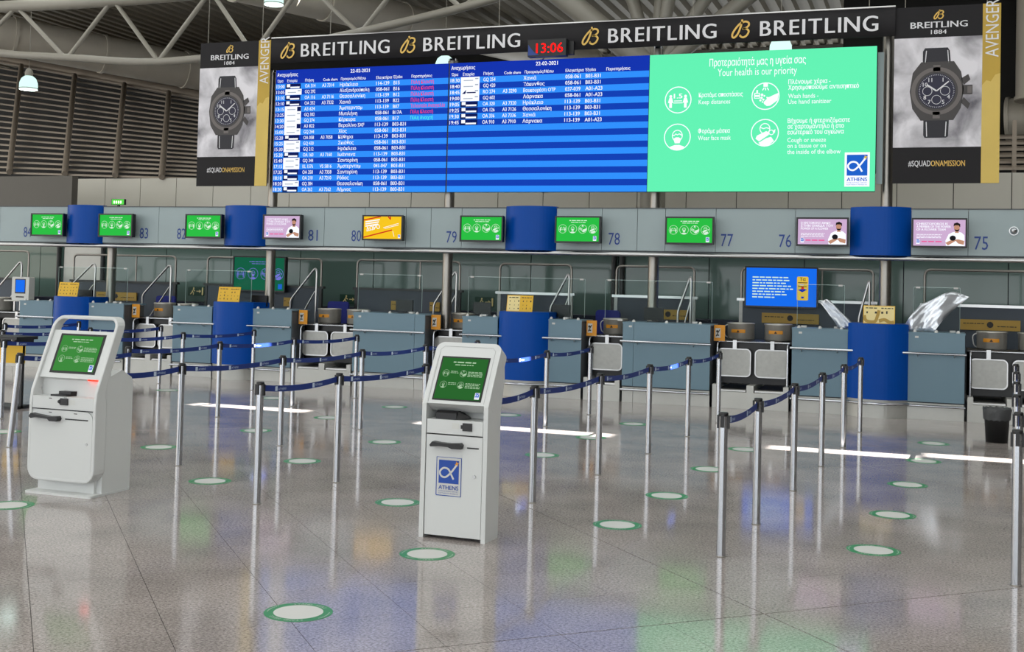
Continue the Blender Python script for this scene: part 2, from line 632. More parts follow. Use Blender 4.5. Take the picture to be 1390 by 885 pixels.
for k in range(NS):
    t = k / (NS - 1)
    a, b = louv(t, -33), louv(t, -13.5)
    m_ = MB()
    for p in (a, b):
        pass
    d, h = .09, .035
    vsl = []
    for p in (a, b):
        vsl += [(p.x, p.y - d, p.z - h), (p.x, p.y - d, p.z - h + .045), (p.x, p.y + d, p.z + h), (p.x, p.y + d, p.z + h - .045)]
    m_.add(vsl, [(0, 1, 5, 4), (1, 2, 6, 5), (2, 3, 7, 6), (3, 0, 4, 7), (0, 3, 2, 1), (4, 5, 6, 7)])
    m_.build('slat', 'slat', lv)
for (xb, xt) in ((-26.2, -33.2), (-24.6, -30.1), (-22.87, -27.97), (-21.08, -25.83), (-19.51, -23.92), (-18.11, -22.25), (-16.6, -20.4), (-15.1, -18.7)):
    p0, p1 = louv(0, xb), louv(1, xt)
    MB().tube([p0 + Vector((0, -.2, 0)), p1 + Vector((0, -.2, 0))], .08, 6).build('post', 'slat', lv)
pb, pt = louv(1.03, -33), louv(1.03, -13.5)
MB().tube([pb, pt], .16, 8).build('top_beam', 'slat', lv)
lr = MB().add([(-2, 29.2, 3.5), (14, 29.2, 3.5), (14, 29.2, 9.3), (-2, 29.2, 9.3)], [(0, 1, 2, 3)]).build('wall_louvre_right', 'roofdark', kind='structure')
for k in range(6):
    z = 4.36 + k * .17
    y = 25.1 + k * .38
    MB().add([(-1, y - .12, z - .05), (-1, y - .12, z), (-1, y + .12, z + .07), (-1, y + .12, z + .02), (9, y - .12, z - .05), (9, y - .12, z), (9, y + .12, z + .07), (9, y + .12, z + .02)],
             [(0, 1, 5, 4), (1, 2, 6, 5), (2, 3, 7, 6), (3, 0, 4, 7), (0, 3, 2, 1), (4, 5, 6, 7)]).build('slat', 'slat', lr)
MB().box(1.52, 1.6, 25.05, 25.12, 4.25, 5.3).build('post', 'slat', lr)

# ---- glazed wall behind the desks
gw = MB().box(-24, 8, 22.06, 22.2, 0, 2.95).build('wall_glass', 'navy', kind='structure')
seams = [-22.6, -20.9, -19.22, -18.56, -17.49, -15.8, -14.16, -12.47, -10.76, -9.05, -7.35, -5.59, -3.85, -2.12, -.41, 1.3, 3.0, 4.7]
for a, b in zip(seams[:-1], seams[1:]):
    light = abs(a + 18.56) < .01
    MB().box(a + .008, b - .008, 22.0, 22.05, .95 if not light else .3, 2.9).build('pane', 'ltgrey' if light else 'glass', gw)
for a in (-18.66, -17.45, -5.66, -5.5):
    MB().cyl((a, 21.95, 0), (a, 21.95, 2.9), .05, 10).build('frame_post', 'frame', gw)

# ---- roof truss, ducts and branching support
tr = thing('roof_truss', 'curved grey tubular roof truss with zigzag webs at upper left', 'truss', (-14, 21, 6.3))


def RT(x, z, y=21):
    return (x + 14, y - 21, z - 6.3)


ch = [(-26, 7.9), (-23, 7.25), (-19.68, 6.71), (-17.86, 6.54), (-15.93, 6.36), (-14.31, 6.38), (-12.6, 6.52), (-10.86, 6.74), (-7.98, 7.25), (-5.5, 7.95), (-3, 8.9)]
MB().tube([RT(*p) for p in curve2(ch, 4)], .085, 10).build('bottom_chord', 'truss', tr)
MB().tube([RT(x, 7.72 + .0045 * (x + 17) ** 2) for x in range(-26, -1, 2)], .13, 10).build('top_chord', 'truss', tr)
for a, b in (((-16.76, 7.66), (-17.82, 6.52)), ((-16.6, 7.66), (-15.5, 6.4)), ((-14.3, 7.7), (-15.42, 6.4)), ((-14.15, 7.7), (-13.2, 6.48)), ((-12.1, 7.75), (-13.1, 6.48)), ((-11.9, 7.75), (-10.76, 6.75)), ((-9.7, 7.9), (-10.7, 6.75)), ((-19.2, 7.68), (-17.9, 6.54)), ((-19.3, 7.7), (-20.4, 6.82)), ((-9.5, 7.95), (-8.6, 7.15)), ((-7.4, 8.1), (-8.5, 7.15))):
    MB().tube([RT(*a), RT(*b)], .05, 8).build('web', 'truss', tr)


def duct(label, p0, p1, r, name='air_duct'):
    p0, p1 = Vector(p0), Vector(p1)
    t = thing(name, label, 'duct', p0)
    d = p1 - p0
    MB().tube([(0, 0, 0), d * .5, d], r, 24).build('pipe', 'duct', t)
    L_ = d.length
    u = d.normalized()
    k = 0
    while k * 2.4 < L_:
        c = u * min(k * 2.4 + .05, L_ - .06)
        MB().tube([c - u * .04, c + u * .04], r + .03, 24, caps=True).build('joint_ring', 'duct', t)
        k += 1
    return t


duct('large round grey air duct sloping behind the curved truss at left', (-24.6, 23.2, 8.25), (-18.1, 33.0, 7.6), .52)
duct('round grey air duct above the left end of the long black banner', (-14.4, 22.1, 8.28), (-9.3, 33.0, 8.3), .42)
duct('beige vertical air duct beside the right watch banner', (2.25, 27.2, 6.0), (2.25, 27.2, 8.95), .55)
duct('beige stubby air duct end below the vertical duct at right edge', (1.6, 28.4, 5.75), (6.0, 27.6, 5.9), .5)
bc = thing('branching_column', 'thick grey tubular roof column fanning into branches behind the banner', 'column', (-5.4, 24.0, 0))
MB().cyl((0, 0, 0), (0, 0, 6.4), .26, 20).build('trunk', 'truss', bc)
for q, r in (((-3.2, 0, 8.95), .25), ((-1.0, .6, 8.95), .14), ((.05, .5, 8.95), .15), ((.5, -.2, 8.95), .13), ((1.7, .3, 8.95), .14), ((3.1, .6, 8.95), .17)):
    MB().cyl((0, 0, 6.3), q, r, 14).build('branch', 'truss', bc)
MB().box(-30, 10, 35.0, 35.3, 8.5, 8.99).build('trim_1', 'truss', kind='structure')
wt = thing('window_light', 'pale high window glimpsed beside the right watch banner', 'window', (1.62, 28.6, 6.35))

bpy.data.objects.remove(wt)

# ================================================================== PENDANT LAMPS
LP = [((-19.75, 22.0, 6.05), 'glowing bell pendant lamp hanging in front of the louvres at far left'),
      ((-13.31, 22.0, 7.68), 'glowing pendant lamp cut by the top edge above the left watch banner'),
      ((-9.55, 22.6, 6.22), 'glowing pendant lamp showing between long banner and blue departure screens'),
      ((-2.64, 22.2, 6.22), 'glowing pendant lamp peeking over the green health screen')]
lamp0 = None
for p, lb in LP:
    if lamp0 is None:
        lamp0 = thing('pendant_lamp', lb, 'lamp', p, group='pendant hall lamps')
        MB().lathe([(.20, 0), (.205, .06), (.2, .16), (.16, .26), (.1, .31), (.06, .33)], 24).build('shade', 'lampshade', lamp0)
        MB().lathe([(.0, -.005), (.19, -.005), (.2, .0)], 24).build('diffuser', 'lamp', lamp0)
        MB().lathe([(.085, .3), (.09, .4), (.07, .46), (.03, .5), (.0, .5)], 16).build('cap', 'truss', lamp0)
        MB().ringprism([(.212 * math.cos(a * .2618), .212 * math.sin(a * .2618)) for a in range(24)], [(.2 * math.cos(a * .2618), .2 * math.sin(a * .2618)) for a in range(24)], .02, .035, 'z').build('rim', 'truss', lamp0)
        MB().cyl((0, 0, .5), (0, 0, 2.75), .006, 5).build('cable', 'truss', lamp0)
        o = lamp0
    else:
        o = copy_tree(lamp0)
        o.location = p
        o['label'] = lb
        if p[2] > 7:
            for c_ in o.children:
                if c_.name.startswith('cable'):
                    c_.scale = (1, 1, (8.9 - p[2] - .5) / 2.25)
                    c_.location = (0, 0, .5 - .5 * c_.scale[2])

# ================================================================== STEEL COLUMNS, FASCIA
for X, top, lb in ((-14.94, 2.7, 'steel column rising behind counter 83'), (-11.42, 5.62, 'steel column behind the dim green monitor near counter 81'), (-7.9, 5.7, 'steel column between number 79 and the left departure page'),
                   (-4.25, 5.76, 'steel column under the join of the blue and green screens'), (-.62, 5.8, 'steel column beside the right edge of the green screen')):
    t = thing('steel_column', lb, 'column', (X, 19.06, 0), group='steel columns of the counter hall')
    MB().cyl((0, 0, .0), (0, 0, top), .088, 20).build('shaft', 'darksteel', t)
    MB().cyl((0, 0, top), (0, 0, top + .04), .075, 20).build('cap', 'chrome', t)
    MB().cyl((0, 0, 0), (0, 0, .03), .13, 20).build('base_plate', 'steel', t)

fa = thing('counter_fascia', 'long grey overhead sign fascia with blue curved inserts above the desks', 'fascia', (-8, 18.7, 2.42))


def fx(v):
    return v + 8


seg = [(-19.6, -17.35), (-17.35, -15.73), (-14.89, -13.63), (-13.63, -12.19), (-11.33, -10.14), (-10.14, -9.34), (-9.34, -8.55), (-8.55, -8.08), (-8.08, -7.51), (-7.51, -6.71), (-5.82, -5.04), (-5.04, -4.45), (-4.45, -3.99), (-3.99, -3.18), (-3.18, -1.95), (-1.95, -1.13), (-.25, .55), (.55, 1.75), (1.75, 3.2)]
for a, b in seg:
    MB().box(fx(a) + .004, fx(b) - .004, 0, .12, 0, .68).build('panel', 'panel', fa)
MB().box(fx(-19.6), fx(3.2), .02, .16, -.02, .66).build('backing', 'deskdark', fa)
for a, b in ((-15.73, -14.89), (-12.19, -11.33), (-6.71, -5.82), (-1.13, -.25)):
    c_, hw = (a + b) / 2, (b - a) / 2
    pts = [(fx(c_ + hw * math.sin(t * 1.0) / math.sin(1.0)), -.2 * (math.cos(t) - math.cos(1.0)) / (1 - math.cos(1.0))) for t in [i / 10 for i in range(-10, 11)]]
    pts += [(fx(b), .1), (fx(a), .1)]
    MB().prism(pts[:21] + pts[21:], -.02, .71, 'z', smooth=False).build('blue_curved_panel', 'blue', fa)
MB().tube([(fx(-19.6), -.03, -.06), (fx(3.2), -.03, -.06)], .036, 12).build('bottom_rail', 'steel', fa)
MB().box(fx(-19.6), fx(3.2), -.01, .15, .68, .695).build('top_trim', 'deskdark', fa)
for s_, X in (('84', -16.67), ('83', -13.95), ('82', -13.12), ('81', -10.36), ('80', -9.5), ('79', -7.69), ('78', -4.83), ('77', -3.0), ('76', -2.1), ('75', .73)):
    MB().text(s_, fx(X), .09, .285, 'c', w=.19, y=-.004).build('counter_number', 'inkblue', fa)
MB().lathe([(.0, .06), (.03, .05), (.05, .02), (.055, 0)], 16).build('dome_camera', 'chrome', fa, (fx(1.17), -.02, .37)).rotation_euler = (math.pi / 2, 0, 0)
MB().ringprism([(.065 * math.cos(a * .3927), .065 * math.sin(a * .3927)) for a in range(16)], [(.05 * math.cos(a * .3927), .05 * math.sin(a * .3927)) for a in range(16)], -.02, 0).build('dome_ring', 'steel', fa, (fx(1.17), 0, .37))


def icon(g, k, cx, cz, r, y=0.0, hole=None):
    """line-art pictograms in a ring: 0 distance, 1 mask, 2 wash, 3 elbow"""
    g.ring(cx, cz, r, r * .93, y)

    def P(*q):
        return [(cx + a * r, cz + b * r) for a, b in q]
    w = r * .07
    if k == 0:
        for sx in (-.55, .55):
            g.disc(cx + sx * r, cz + .27 * r, .11 * r, y=y, n=10)
            g.poly(P((sx - .1, .16), (sx + .1, .16), (sx + .2, -.2), (sx + .1, -.22), (sx + .1, -.58), (sx - .1, -.58), (sx - .1, -.22), (sx - .2, -.2)), y)
        g.text('1.5', cx, cz + .12 * r, .5 * r, 'c', w=.62 * r, bold=.03, y=y)
        g.rect(cx - .3 * r, cx + .3 * r, cz - .1 * r, cz - .04 * r, y)
        g.rect(cx - .34 * r, cx + .34 * r, cz - .25 * r, cz - .19 * r, y)
    elif k == 1:
        g.ring(cx, cz + .1 * r, .4 * r, .34 * r, y, k=1.1)
        g.stroke(P((-.36, .12), (-.2, .14), (-.12, .24), (0, .16), (.14, .24), (.36, .12)), w, y)
        g.poly(P((-.3, -.12), (-.1, -.02), (.1, -.02), (.3, -.12), (.18, -.46), (-.18, -.46)), y)
        g.poly(P((-.58, -.78), (-.5, -.7), (-.16, -.58), (.16, -.58), (.5, -.7), (.58, -.78), (.3, -.92), (0, -.97), (-.3, -.92)), y)
    elif k == 2:
        g.rect(cx - .16 * r, cx + .16 * r, cz + .68 * r, cz + .93 * r, y)
        for a in (-.14, 0, .14):
            g.stroke(P((a * .7, .62), (a * 1.6, .42)), w, y)
        g.stroke(P((-.78, .22), (-.42, .22), (-.42, -.14), (-.78, -.14), (-.78, .22)), w, y)
        g.rect(cx - .66 * r, cx - .54 * r, cz + .24 * r, cz + .45 * r, y)
        g.rect(cx - .76 * r, cx - .44 * r, cz - .04 * r, cz + .1 * r, y)
        for a, b, q in ((-.25, .1, .1), (-.08, .02, .07), (-.28, -.12, .09), (-.15, -.25, .08), (-.36, -.3, .08), (-.2, -.42, .06)):
            g.disc(cx + a * r, cz + b * r, q * r, y=y, n=8)
        g.poly(P((.94, .22), (.6, .08), (.25, -.08), (.05, -.06), (.1, -.2), (-.12, -.42), (-.1, -.56), (.1, -.72), (.35, -.7), (.62, -.5), (.86, -.32)), y)
    else:
        g.ring(cx, cz + .3 * r, .38 * r, .32 * r, y, k=1.05)
        g.stroke(P((-.34, .4), (-.1, .3), (.1, .36), (.35, .3)), w, y)
        g.poly(P((-.66, -.42), (-.56, -.2), (.1, .12), (.32, .0), (.28, -.16), (-.4, -.62)), y)
        g.poly(P((-.44, -.72), (.1, -.4), (.45, -.3), (.66, -.6), (.3, -.9), (0, -.95), (-.3, -.88)), y)
        g.ring(cx + .46 * r, cz + .02 * r, .2 * r, .14 * r, y, n=14)
        g.poly(P((.55, .1), (.75, .26), (.72, .0), (.62, -.06)), y)


def athens_logo(parent, cx, cz, w, y, lit):
    """white card with a blue square, a white alpha loop and an orange star"""
    wm, bm, om = ('s_white', 's_logo', 's_gold') if lit else ('paper', 'logoblue', 'orange')
    h = w * 1.42
    c = MB().rect(cx - w / 2, cx + w / 2, cz - h / 2, cz + h / 2, y).build('logo_card', wm, parent)
    if not lit:
        g = MB()
        g.stroke([(cx - w / 2, cz - h / 2), (cx + w / 2, cz - h / 2), (cx + w / 2, cz + h / 2), (cx - w / 2, cz + h / 2), (cx - w / 2, cz - h / 2)], w * .035, y - .0006)
        g.build('logo_border', bm, c)
    MB().rect(cx - w * .41, cx + w * .41, cz - h * .18, cz + h * .43, y - .001).build('logo_square', bm, c)
    g = MB()
    q = curve2([(.33, .36), (.1, .06), (-.12, -.13), (-.3, -.1), (-.36, .06), (-.22, .2), (-.02, .17), (.1, -.02), (.2, -.2)], 6)
    g.stroke([(cx + a * w, cz + (b + .11) * w) for a, b in q], w * .07, y - .002)
    g.build('logo_loop', wm, c)
    MB().poly([(cx + (.33 + .1 * math.cos(a) * (1 if i % 2 == 0 else .4)) * w, cz + (.5 + .1 * math.sin(a) * (1 if i % 2 == 0 else .4)) * w) for i, a in enumerate([k * math.pi / 4 + .4 for k in range(8)])], y - .003).build('logo_star', om, c)
    g = MB().text('ATHENS', cx, cz - h * .34, w * .22, 'c', w=w * .8, bold=.03, y=y - .001)
    if not lit or w > .3:
        g.text('INTERNATIONAL AIRPORT', cx, cz - h * .40, w * .06, 'c', w=w * .8, y=y - .001)
        g.text('ELEFTHERIOS VENIZELOS', cx, cz - h * .455, w * .06, 'c', w=w * .8, y=y - .001)
    g.build('logo_lettering', bm, c)


# ================================================================== FASCIA MONITORS
def monitor_shell(label, X, z0=2.52, z1=2.96, y=18.45, w=.77, name='display_monitor', bracket=True):
    t = thing(name, label, 'monitor', (X, y, z0), group='screens mounted on the grey fascia' if bracket else None)
    h = z1 - z0
    MB().ringprism([(-w / 2, 0), (w / 2, 0), (w / 2, h), (-w / 2, h)], [(-w / 2 + .025, .03), (w / 2 - .025, .03), (w / 2 - .025, h - .025), (-w / 2 + .025, h - .025)], 0, .05).build('bezel', 'black', t)
    MB().box(-w / 2 + .005, w / 2 - .005, .03, .11, .005, h - .005).build('case', 'black', t)
    if bracket:
        MB().box(-.2, .2, .11, .248, .1, h - .08).build('bracket', 'black', t)
    return t, w - .05, h - .055, .03


def words(g, x0, x1, z, h, y, seed):
    """illegible running print"""
    r = random.Random(seed)
    x_ = x0
    while x_ < x1 - h:
        l_ = h * r.uniform(1.2, 4.5)
        g.rect(x_, min(x_ + l_, x1), z, z + h * .75, y)
        x_ += l_ + h * .7


def health_monitor(label, X, **kw):
    t, w, h, b = monitor_shell(label, X, **kw)
    scr = MB().rect(-w / 2, w / 2, b, b + h, .02).build('screen', 's_green', t)
    g = MB()
    words(g, -.2 * w, .22 * w, b + h * .86, h * .045, .018, 1)
    words(g, -.16 * w, .18 * w, b + h * .79, h * .035, .018, 2)
    for k in range(4):
        icon(g, (0, 1, 2, 3)[k], w * (-.355 + .235 * k), b + h * .52, w * .1, .018)
    g.build('health_pictograms', 's_icon', scr)
    athens_logo(scr, w * .4, b + h * .13, w * .075, .018, True)
    return t


def pink_monitor(label, X, lines):
    t, w, h, b = monitor_shell(label, X)
    scr = MB().rect(-w / 2, w / 2, b, b + h, .02).build('screen', 's_lilac', t)
    g = MB()
    for i, s_ in enumerate(lines):
        g.text(s_, -w * .44, b + h * (.8 - .11 * i), h * .125, 'l', w=w * (.6, .66, .56)[i] * (.75 if len(s_) < 14 else 1), bold=.02, y=.018)
    for i in range(3):
        words(g, -w * .44, w * .05, b + h * (.42 - .06 * i), h * .03, .018, i)
    g.build('advert_text', 's_white', scr)
    g = MB()
    words(g, -w * .34, w * .1, b + h * .14, h * .06, .018, 5)
    g.build('pink_line', 's_pink', scr)
    athens_logo(scr, -w * .41, b + h * .16, w * .07, .018, True)
    S = lambda q: [(w * a, b + h * c_) for a, c_ in q]
    man = MB().poly(S([(.13, 0), (.12, .2), (.18, .45), (.26, .53), (.33, .55), (.42, .52), (.48, .42), (.49, 0)]), .018).build('shirt', 's_white', scr)
    MB().disc(w * .335, b + h * .7, w * .055, h * .13, .016).build('face', 's_skin', scr)
    MB().poly(S([(.12, .12), (.17, .02), (.32, .2), (.3, .28), (.2, .2)]), .016).build('arm', 's_skin', scr)
    MB().poly(S([(.48, .2), (.47, .05), (.36, .1), (.3, .24), (.36, .26)]), .0155).build('arm', 's_skin', scr)
    MB().poly(S([(.305, .6), (.365, .6), (.375, .5), (.3, .5)]), .017).build('neck', 's_skin', scr)
    MB().poly(S([(.27, .74), (.28, .86), (.34, .9), (.4, .84), (.4, .72), (.385, .74), (.37, .79), (.3, .79)]), .014).build('hair', 's_hair', scr)
    MB().poly(S([(.285, .66), (.3, .58), (.34, .55), (.375, .58), (.39, .66), (.36, .62), (.31, .62)]), .014).build('beard', 's_hair', scr)
    MB().disc(w * .26, b + h * .3, w * .06, h * .1, .015).build('held_flower', 's_ink', scr)
    return t


L3 = ['Ο ΧΡΙΣΤΟΦΟΡΟΣ ΑΝΗΚΕΙ', 'ΣΤΗΝ ΟΜΑΔΑ ΤΟΥ', 'POWER OF A FLOWER']
health_monitor('green health notice monitor nearest the left edge', -16.0)
health_monitor('green health notice monitor just right of the leftmost blue fascia insert', -14.42)
health_monitor('green health notice monitor left of the lilac advert, above the dim green monitor', -12.49)
pink_monitor('lilac advert monitor with man in white shirt, leftmost of three', -10.86, L3)
health_monitor('green health notice monitor left of the blue insert above the right kiosk', -7.06)
health_monitor('green health notice monitor right of the blue insert above the right kiosk', -5.385)
health_monitor('rightmost green health notice monitor on the fascia', -3.555)
pink_monitor('lilac advert monitor left of the rightmost blue fascia insert', -1.525, L3)
pink_monitor('lilac advert monitor right of the rightmost blue fascia insert', .145, ['CHRISTOFOROS IS', 'A MEMBER OF THE POWER', 'OF A FLOWER TEAM'])
t, w, h, b = monitor_shell('yellow gift advert monitor with red ribbons beside number 80', -8.885)
scr = MB().rect(-w / 2, w / 2, b, b + h, .02).build('screen', 's_yellow', t)
g = MB()
for (a, c_) in (((-.5, .84), (-.05, 1.0)), ((-.5, .06), (.25, .4)), ((.14, 1.0), (.2, .88)), ((.2, 1.0), (.2, .86))):
    g.stroke([(a[0] * w, b + a[1] * h), (c_[0] * w, b + c_[1] * h)], h * .055, .018)
g.build('red_ribbon', 's_ribbon', scr)
g = MB().text('ΔΩΡΟ', -w * .42, b + h * .33, h * .27, 'l', w=w * .36, bold=.02, y=.018, rot=.2)
for i in range(3):
    g.stroke([(-w * .46, b + h * (.56 + .1 * i)), (-w * (.12 - .02 * i), b + h * (.66 + .1 * i))], h * .05, .018)
g.stroke([(.02 * w, b + .5 * h), (.42 * w, b + .7 * h)], h * .02, .018)
g.stroke([(.05 * w, b + .46 * h), (.42 * w, b + .63 * h)], h * .02, .018)
g.stroke([(.27 * w, b + .35 * h), (.31 * w, b + .1 * h)], h * .02, .018)
g.build('advert_text', 's_white', scr)
athens_logo(scr, w * .44, b + h * .12, w * .06, .018, True)

t = thing('exit_sign', 'small lit exit sign standing on the grey fascia top above number 83', 'sign', (-14.6, 18.74, 3.117))
MB().box(-.15, .15, 0, .05, .03, .14).build('case', 'black', t)
MB().rect(-.14, .14, .035, .135, -.002).build('lit_face', 's_exitg', t)
g = MB()
for xx in (-.08, -.03, .02, .07):
    g.disc(xx, .08, .017, .03, -.004, 10)
g.build('lit_symbols', 's_exit', t)
MB().box(-.02, .02, .01, .04, 0, .03).build('stem', 'black', t)

# ================================================================== DEPARTURE BOARD
BX0, BX1, BZ0, BZ1, BY = -11.28, -.785, 3.385, 5.615, 18.8
bd = thing('departure_board', 'huge hanging departure board with two blue flight pages and green health page', 'display board', ((BX0 + BX1) / 2, BY, BZ0))
bw, bh = BX1 - BX0, BZ1 - BZ0
MB().box(-bw / 2, bw / 2, .01, .14, 0, bh).build('cabinet', 'frame', bd)
MB().box(bw / 2 + .01, bw / 2 + .1, .1, .16, .12, bh - .08).build('side_cabinet', 'panel', bd)
p1a, p1b, p2b = -bw / 2, -7.86 - (BX0 + BX1) / 2, -4.33 - (BX0 + BX1) / 2
page = [(p1a + .004, p1b - .012), (p1b + .012, p2b - .004)]
FL1 = '''13:00 o|OA 314|A3 7314|Ηράκλειο|114-139|B15|r
13:05 w|GQ 292||Αλεξανδρούπολη|058-061|B16|r
13:10 o|OA 116|A3 7116|Θεσσαλονίκη|113-139|B12|r
13:10 o|OA 332|A3 7332|Χανιά|113-139|B22|r
13:15 s|A3 624||Άμστερνταμ|113-139|B07|l
13:25 w|GQ 302||Μυτιλήνη|058-061|B17A|r
13:30 w|GQ 274||Κέρκυρα|058-061|B17|g
14:20 s|A3 822||Βερολίνο SXF|113-139|B03-B31|
15:00 w|GQ 244||Χίος|058-061|B03-B31|
15:20 o|OA 058|A3 7058|Κύθηρα|113-139|B03-B31|
15:25 w|GQ 430||Σκιάθος|058-061|B03-B31|
15:30 w|GQ 212||Ηράκλειο|058-061|B03-B31|
15:30 o|OA 160|A3 7160|Ιωάννινα|113-139|B03-B31|
15:40 w|GQ 344||Σαντορίνη|058-061|B03-B31|
17:15 w|KL 1576|VS 5816|Άμστερνταμ|041-047|B03-B31|
17:35 o|OA 358|A3 7358|Σαντορίνη|113-139|B03-B31|
18:10 o|OA 210|A3 7210|Ρόδος|113-139|B03-B31|
18:20 w|GQ 384||Θεσσαλονίκη|058-061|B03-B31|
18:20 o|OA 262|A3 7262|Λήμνος|113-139|B03-B31|'''.split('\n')
FL2 = '''18:30 w|GQ 254||Χανιά|058-061|B03-B31|
18:40 w|GQ 420||Ζάκυνθος|058-061|B03-B31|
18:45 t|RO 274|A3 3290|Βουκουρέστι OTP|037-039|A01-A23|
19:00 w|GQ 602||Λάρνακα|058-061|A01-A23|
19:05 o|OA 320|A3 7320|Ηράκλειο|113-139|B03-B31|
19:25 o|OA 126|A3 7126|Θεσσαλονίκη|113-139|B03-B31|
19:30 o|OA 336|A3 7336|Χανιά|113-139|B03-B31|
19:45 o|OA 910|A3 7910|Λάρνακα|113-139|A01-A23|'''.split('\n')
OBS = {'r': 'Πύλη Κλειστή', 'l': 'Τελευταία Αναγγελία', 'g': 'Πύλη Ανοιχτή'}
hdr = bh * .112
rh = (bh - hdr) / 19
for (xa, xb), FL in zip(page, (FL1, FL2)):
    pw = xb - xa
    scr = MB().rect(xa, xb, 0, bh, 0).build('flight_page', 's_blue', bd)
    MB().rect(xa, xb, bh - hdr, bh, -.001).build('page_header', 's_hdr', scr)
    sm = None
    for k in range(0, 19, 2):
        z1 = bh - hdr - k * rh
        MB().rect(xa, xb, z1 - rh, z1, -.001).build('row_stripe', 's_lblue', scr)
    X = lambda f: xa + f * pw
    g, gr, gg, gw_, gn, gt = MB(), MB(), MB(), MB(), MB(), MB()
    ts = rh * .86
    g.text('Αναχωρήσεις', X(.008), bh - hdr * .47, ts, w=pw * .125, bold=.02, y=-.003)
    g.text('22-02-2021', X(.5), bh - hdr * .38, ts, 'c', w=pw * .11, bold=.025, y=-.003)
    for f, s_, wd in ((.01, 'Ώρα', .035), (.07, 'Εταιρία', .06), (.178, 'Πτήση', .05), (.285, 'Code share', .085), (.39, 'Προορισμός/Μέσω', .145), (.595, 'Ελεγκτήρια', .09), (.692, 'Έξοδοι', .052), (.795, 'Παρατηρήσεις', .115)):
        g.text(s_, X(f), bh - hdr * .9, ts * .78, w=pw * wd, bold=.02, y=-.003)
    for k, row in enumerate(FL):
        c = row.split('|')
        tm, lg = c[0].split()
        z = bh - hdr - (k + 1) * rh + rh * .2
        for f, s_, wd in ((.006, tm, .048), (.178, c[1], .062), (.28, c[2], .07), (.385, c[3], None), (.595, c[4], .075), (.695, c[5], None)):
            if s_:
                g.text(s_, X(f), z, ts, w=(pw * wd if wd else text_geo(s_, 0.0)[2] * ts * (.78 if len(s_) > 12 else .9)), bold=.018, y=-.003)
        zb, zt = bh - hdr - (k + 1) * rh, bh - hdr - k * rh
        if lg in 'wst':
            gw_.rect(X(.06), X(.158), zb, zt, -.003)
            gt.rect(X(.075), X(.125), zb + rh * .35, zb + rh * .5, -.005)
            gt.rect(X(.135), X(.152), zb + rh * .6, zb + rh * .8, -.005)
            if lg == 's':
                gn.rect(X(.135), X(.158), zb + rh * .1, zt - rh * .1, -.006)
            if lg == 't':
                gn.poly([(X(.068), zb + rh * .2), (X(.085), zb + rh * .2), (X(.09), zb + rh * .9)], -.006)
                gn.rect(X(.095), X(.14), zb + rh * .3, zb + rh * .5, -.006)
        else:
            gn.rect(X(.06), X(.152), zb + rh * .05, zt - rh * .05, -.003)
            gw_.rect(X(.068), X(.088), zb + rh * .35, zt - rh * .12, -.005)
            gw_.rect(X(.09), X(.145), zb + rh * .15, zb + rh * .42, -.005)
        if c[6]:
            (gg if c[6] == 'g' else gr).text(OBS[c[6]], X(.795), z, ts, w=pw * (.19 if c[6] == 'l' else .125), bold=.012, y=-.003)
    g.build('flight_lettering', 's_white', scr)
    gw_.build('airline_cards', 's_white', scr)
    gn.build('airline_dark_cards', 's_navy', scr)
    gt.build('airline_print', 's_grey', scr)
    if gr.v:
        gr.build('closed_gate_lettering', 's_red', scr)
        gg.build('open_gate_lettering', 's_cyan', scr)
hx0, hx1 = p2b + .004, bw / 2
hw = hx1 - hx0
scr = MB().rect(hx0, hx1, 0, bh, 0).build('health_page', 's_mint', bd)
g = MB()
HX, HZ = (lambda f: hx0 + f * hw), (lambda f: f * bh)
g.text('Προτεραιότητά μας η υγεία σας', HX(.488), HZ(.9), bh * .076, 'c', w=hw * .425, bold=.015, y=-.003)
g.text('Your health is our priority', HX(.488), HZ(.828), bh * .076, 'c', w=hw * .35, y=-.003)
for k, fx_, fz in ((0, .135, .665), (2, .528, .675), (1, .135, .395), (3, .528, .415)):
    icon(g, k, HX(fx_), HZ(fz), bh * .098, -.003)
for s_, fx_, fz, wd, bo in (('Κρατάμε αποστάσεις', .23, .68, .198, .02), ('Keep distances', .23, .63, .142, .005), ('Πλένουμε χέρια -', .627, .755, .18, .02), ('Χρησιμοποιούμε αντισηπτικό', .627, .715, .3, .02), ('Wash hands -', .627, .655, .13, .005), ('Use hand sanitizer', .627, .615, .185, .005),
                              ('Φοράμε μάσκα', .23, .42, .143, .02), ('Wear face mask', .23, .37, .148, .005), ('Βήχουμε ή φτερνιζόμαστε', .627, .48, .265, .02), ('σε χαρτομάντηλο ή στο', .627, .44, .24, .02), ('εσωτερικό του αγκώνα', .627, .4, .24, .02), ('Cough or sneeze', .627, .345, .165, .005), ('on a tissue or on', .627, .305, .165, .005), ('the inside of the elbow', .627, .262, .228, .005)):
    g.text(s_, HX(fx_), HZ(fz), bh * .046, 'l', w=hw * wd, bold=bo, y=-.003)
g.build('health_lettering', 's_white', scr)
athens_logo(scr, HX(.925), HZ(.15), hw * .105, -.003, True)

# ================================================================== BANNERS
def emblem(g, x0, z0, w, h, y, sw):
    a = curve2([(.55, .97), (.28, .68), (.05, .3), (.02, .06), (.14, .0), (.32, .22), (.46, .6), (.56, .98), (.54, 1.12)], 5)
    b_ = curve2([(.5, .86), (.7, .98), (.9, .92), (.93, .74), (.78, .58), (.6, .54), (.8, .52), (.93, .36), (.82, .1), (.62, -.01), (.46, .08), (.5, .14)], 5)
    for q in (a, b_):
        g.stroke([(x0 + p[0] * w, z0 + p[1] * h) for p in q], sw, y)


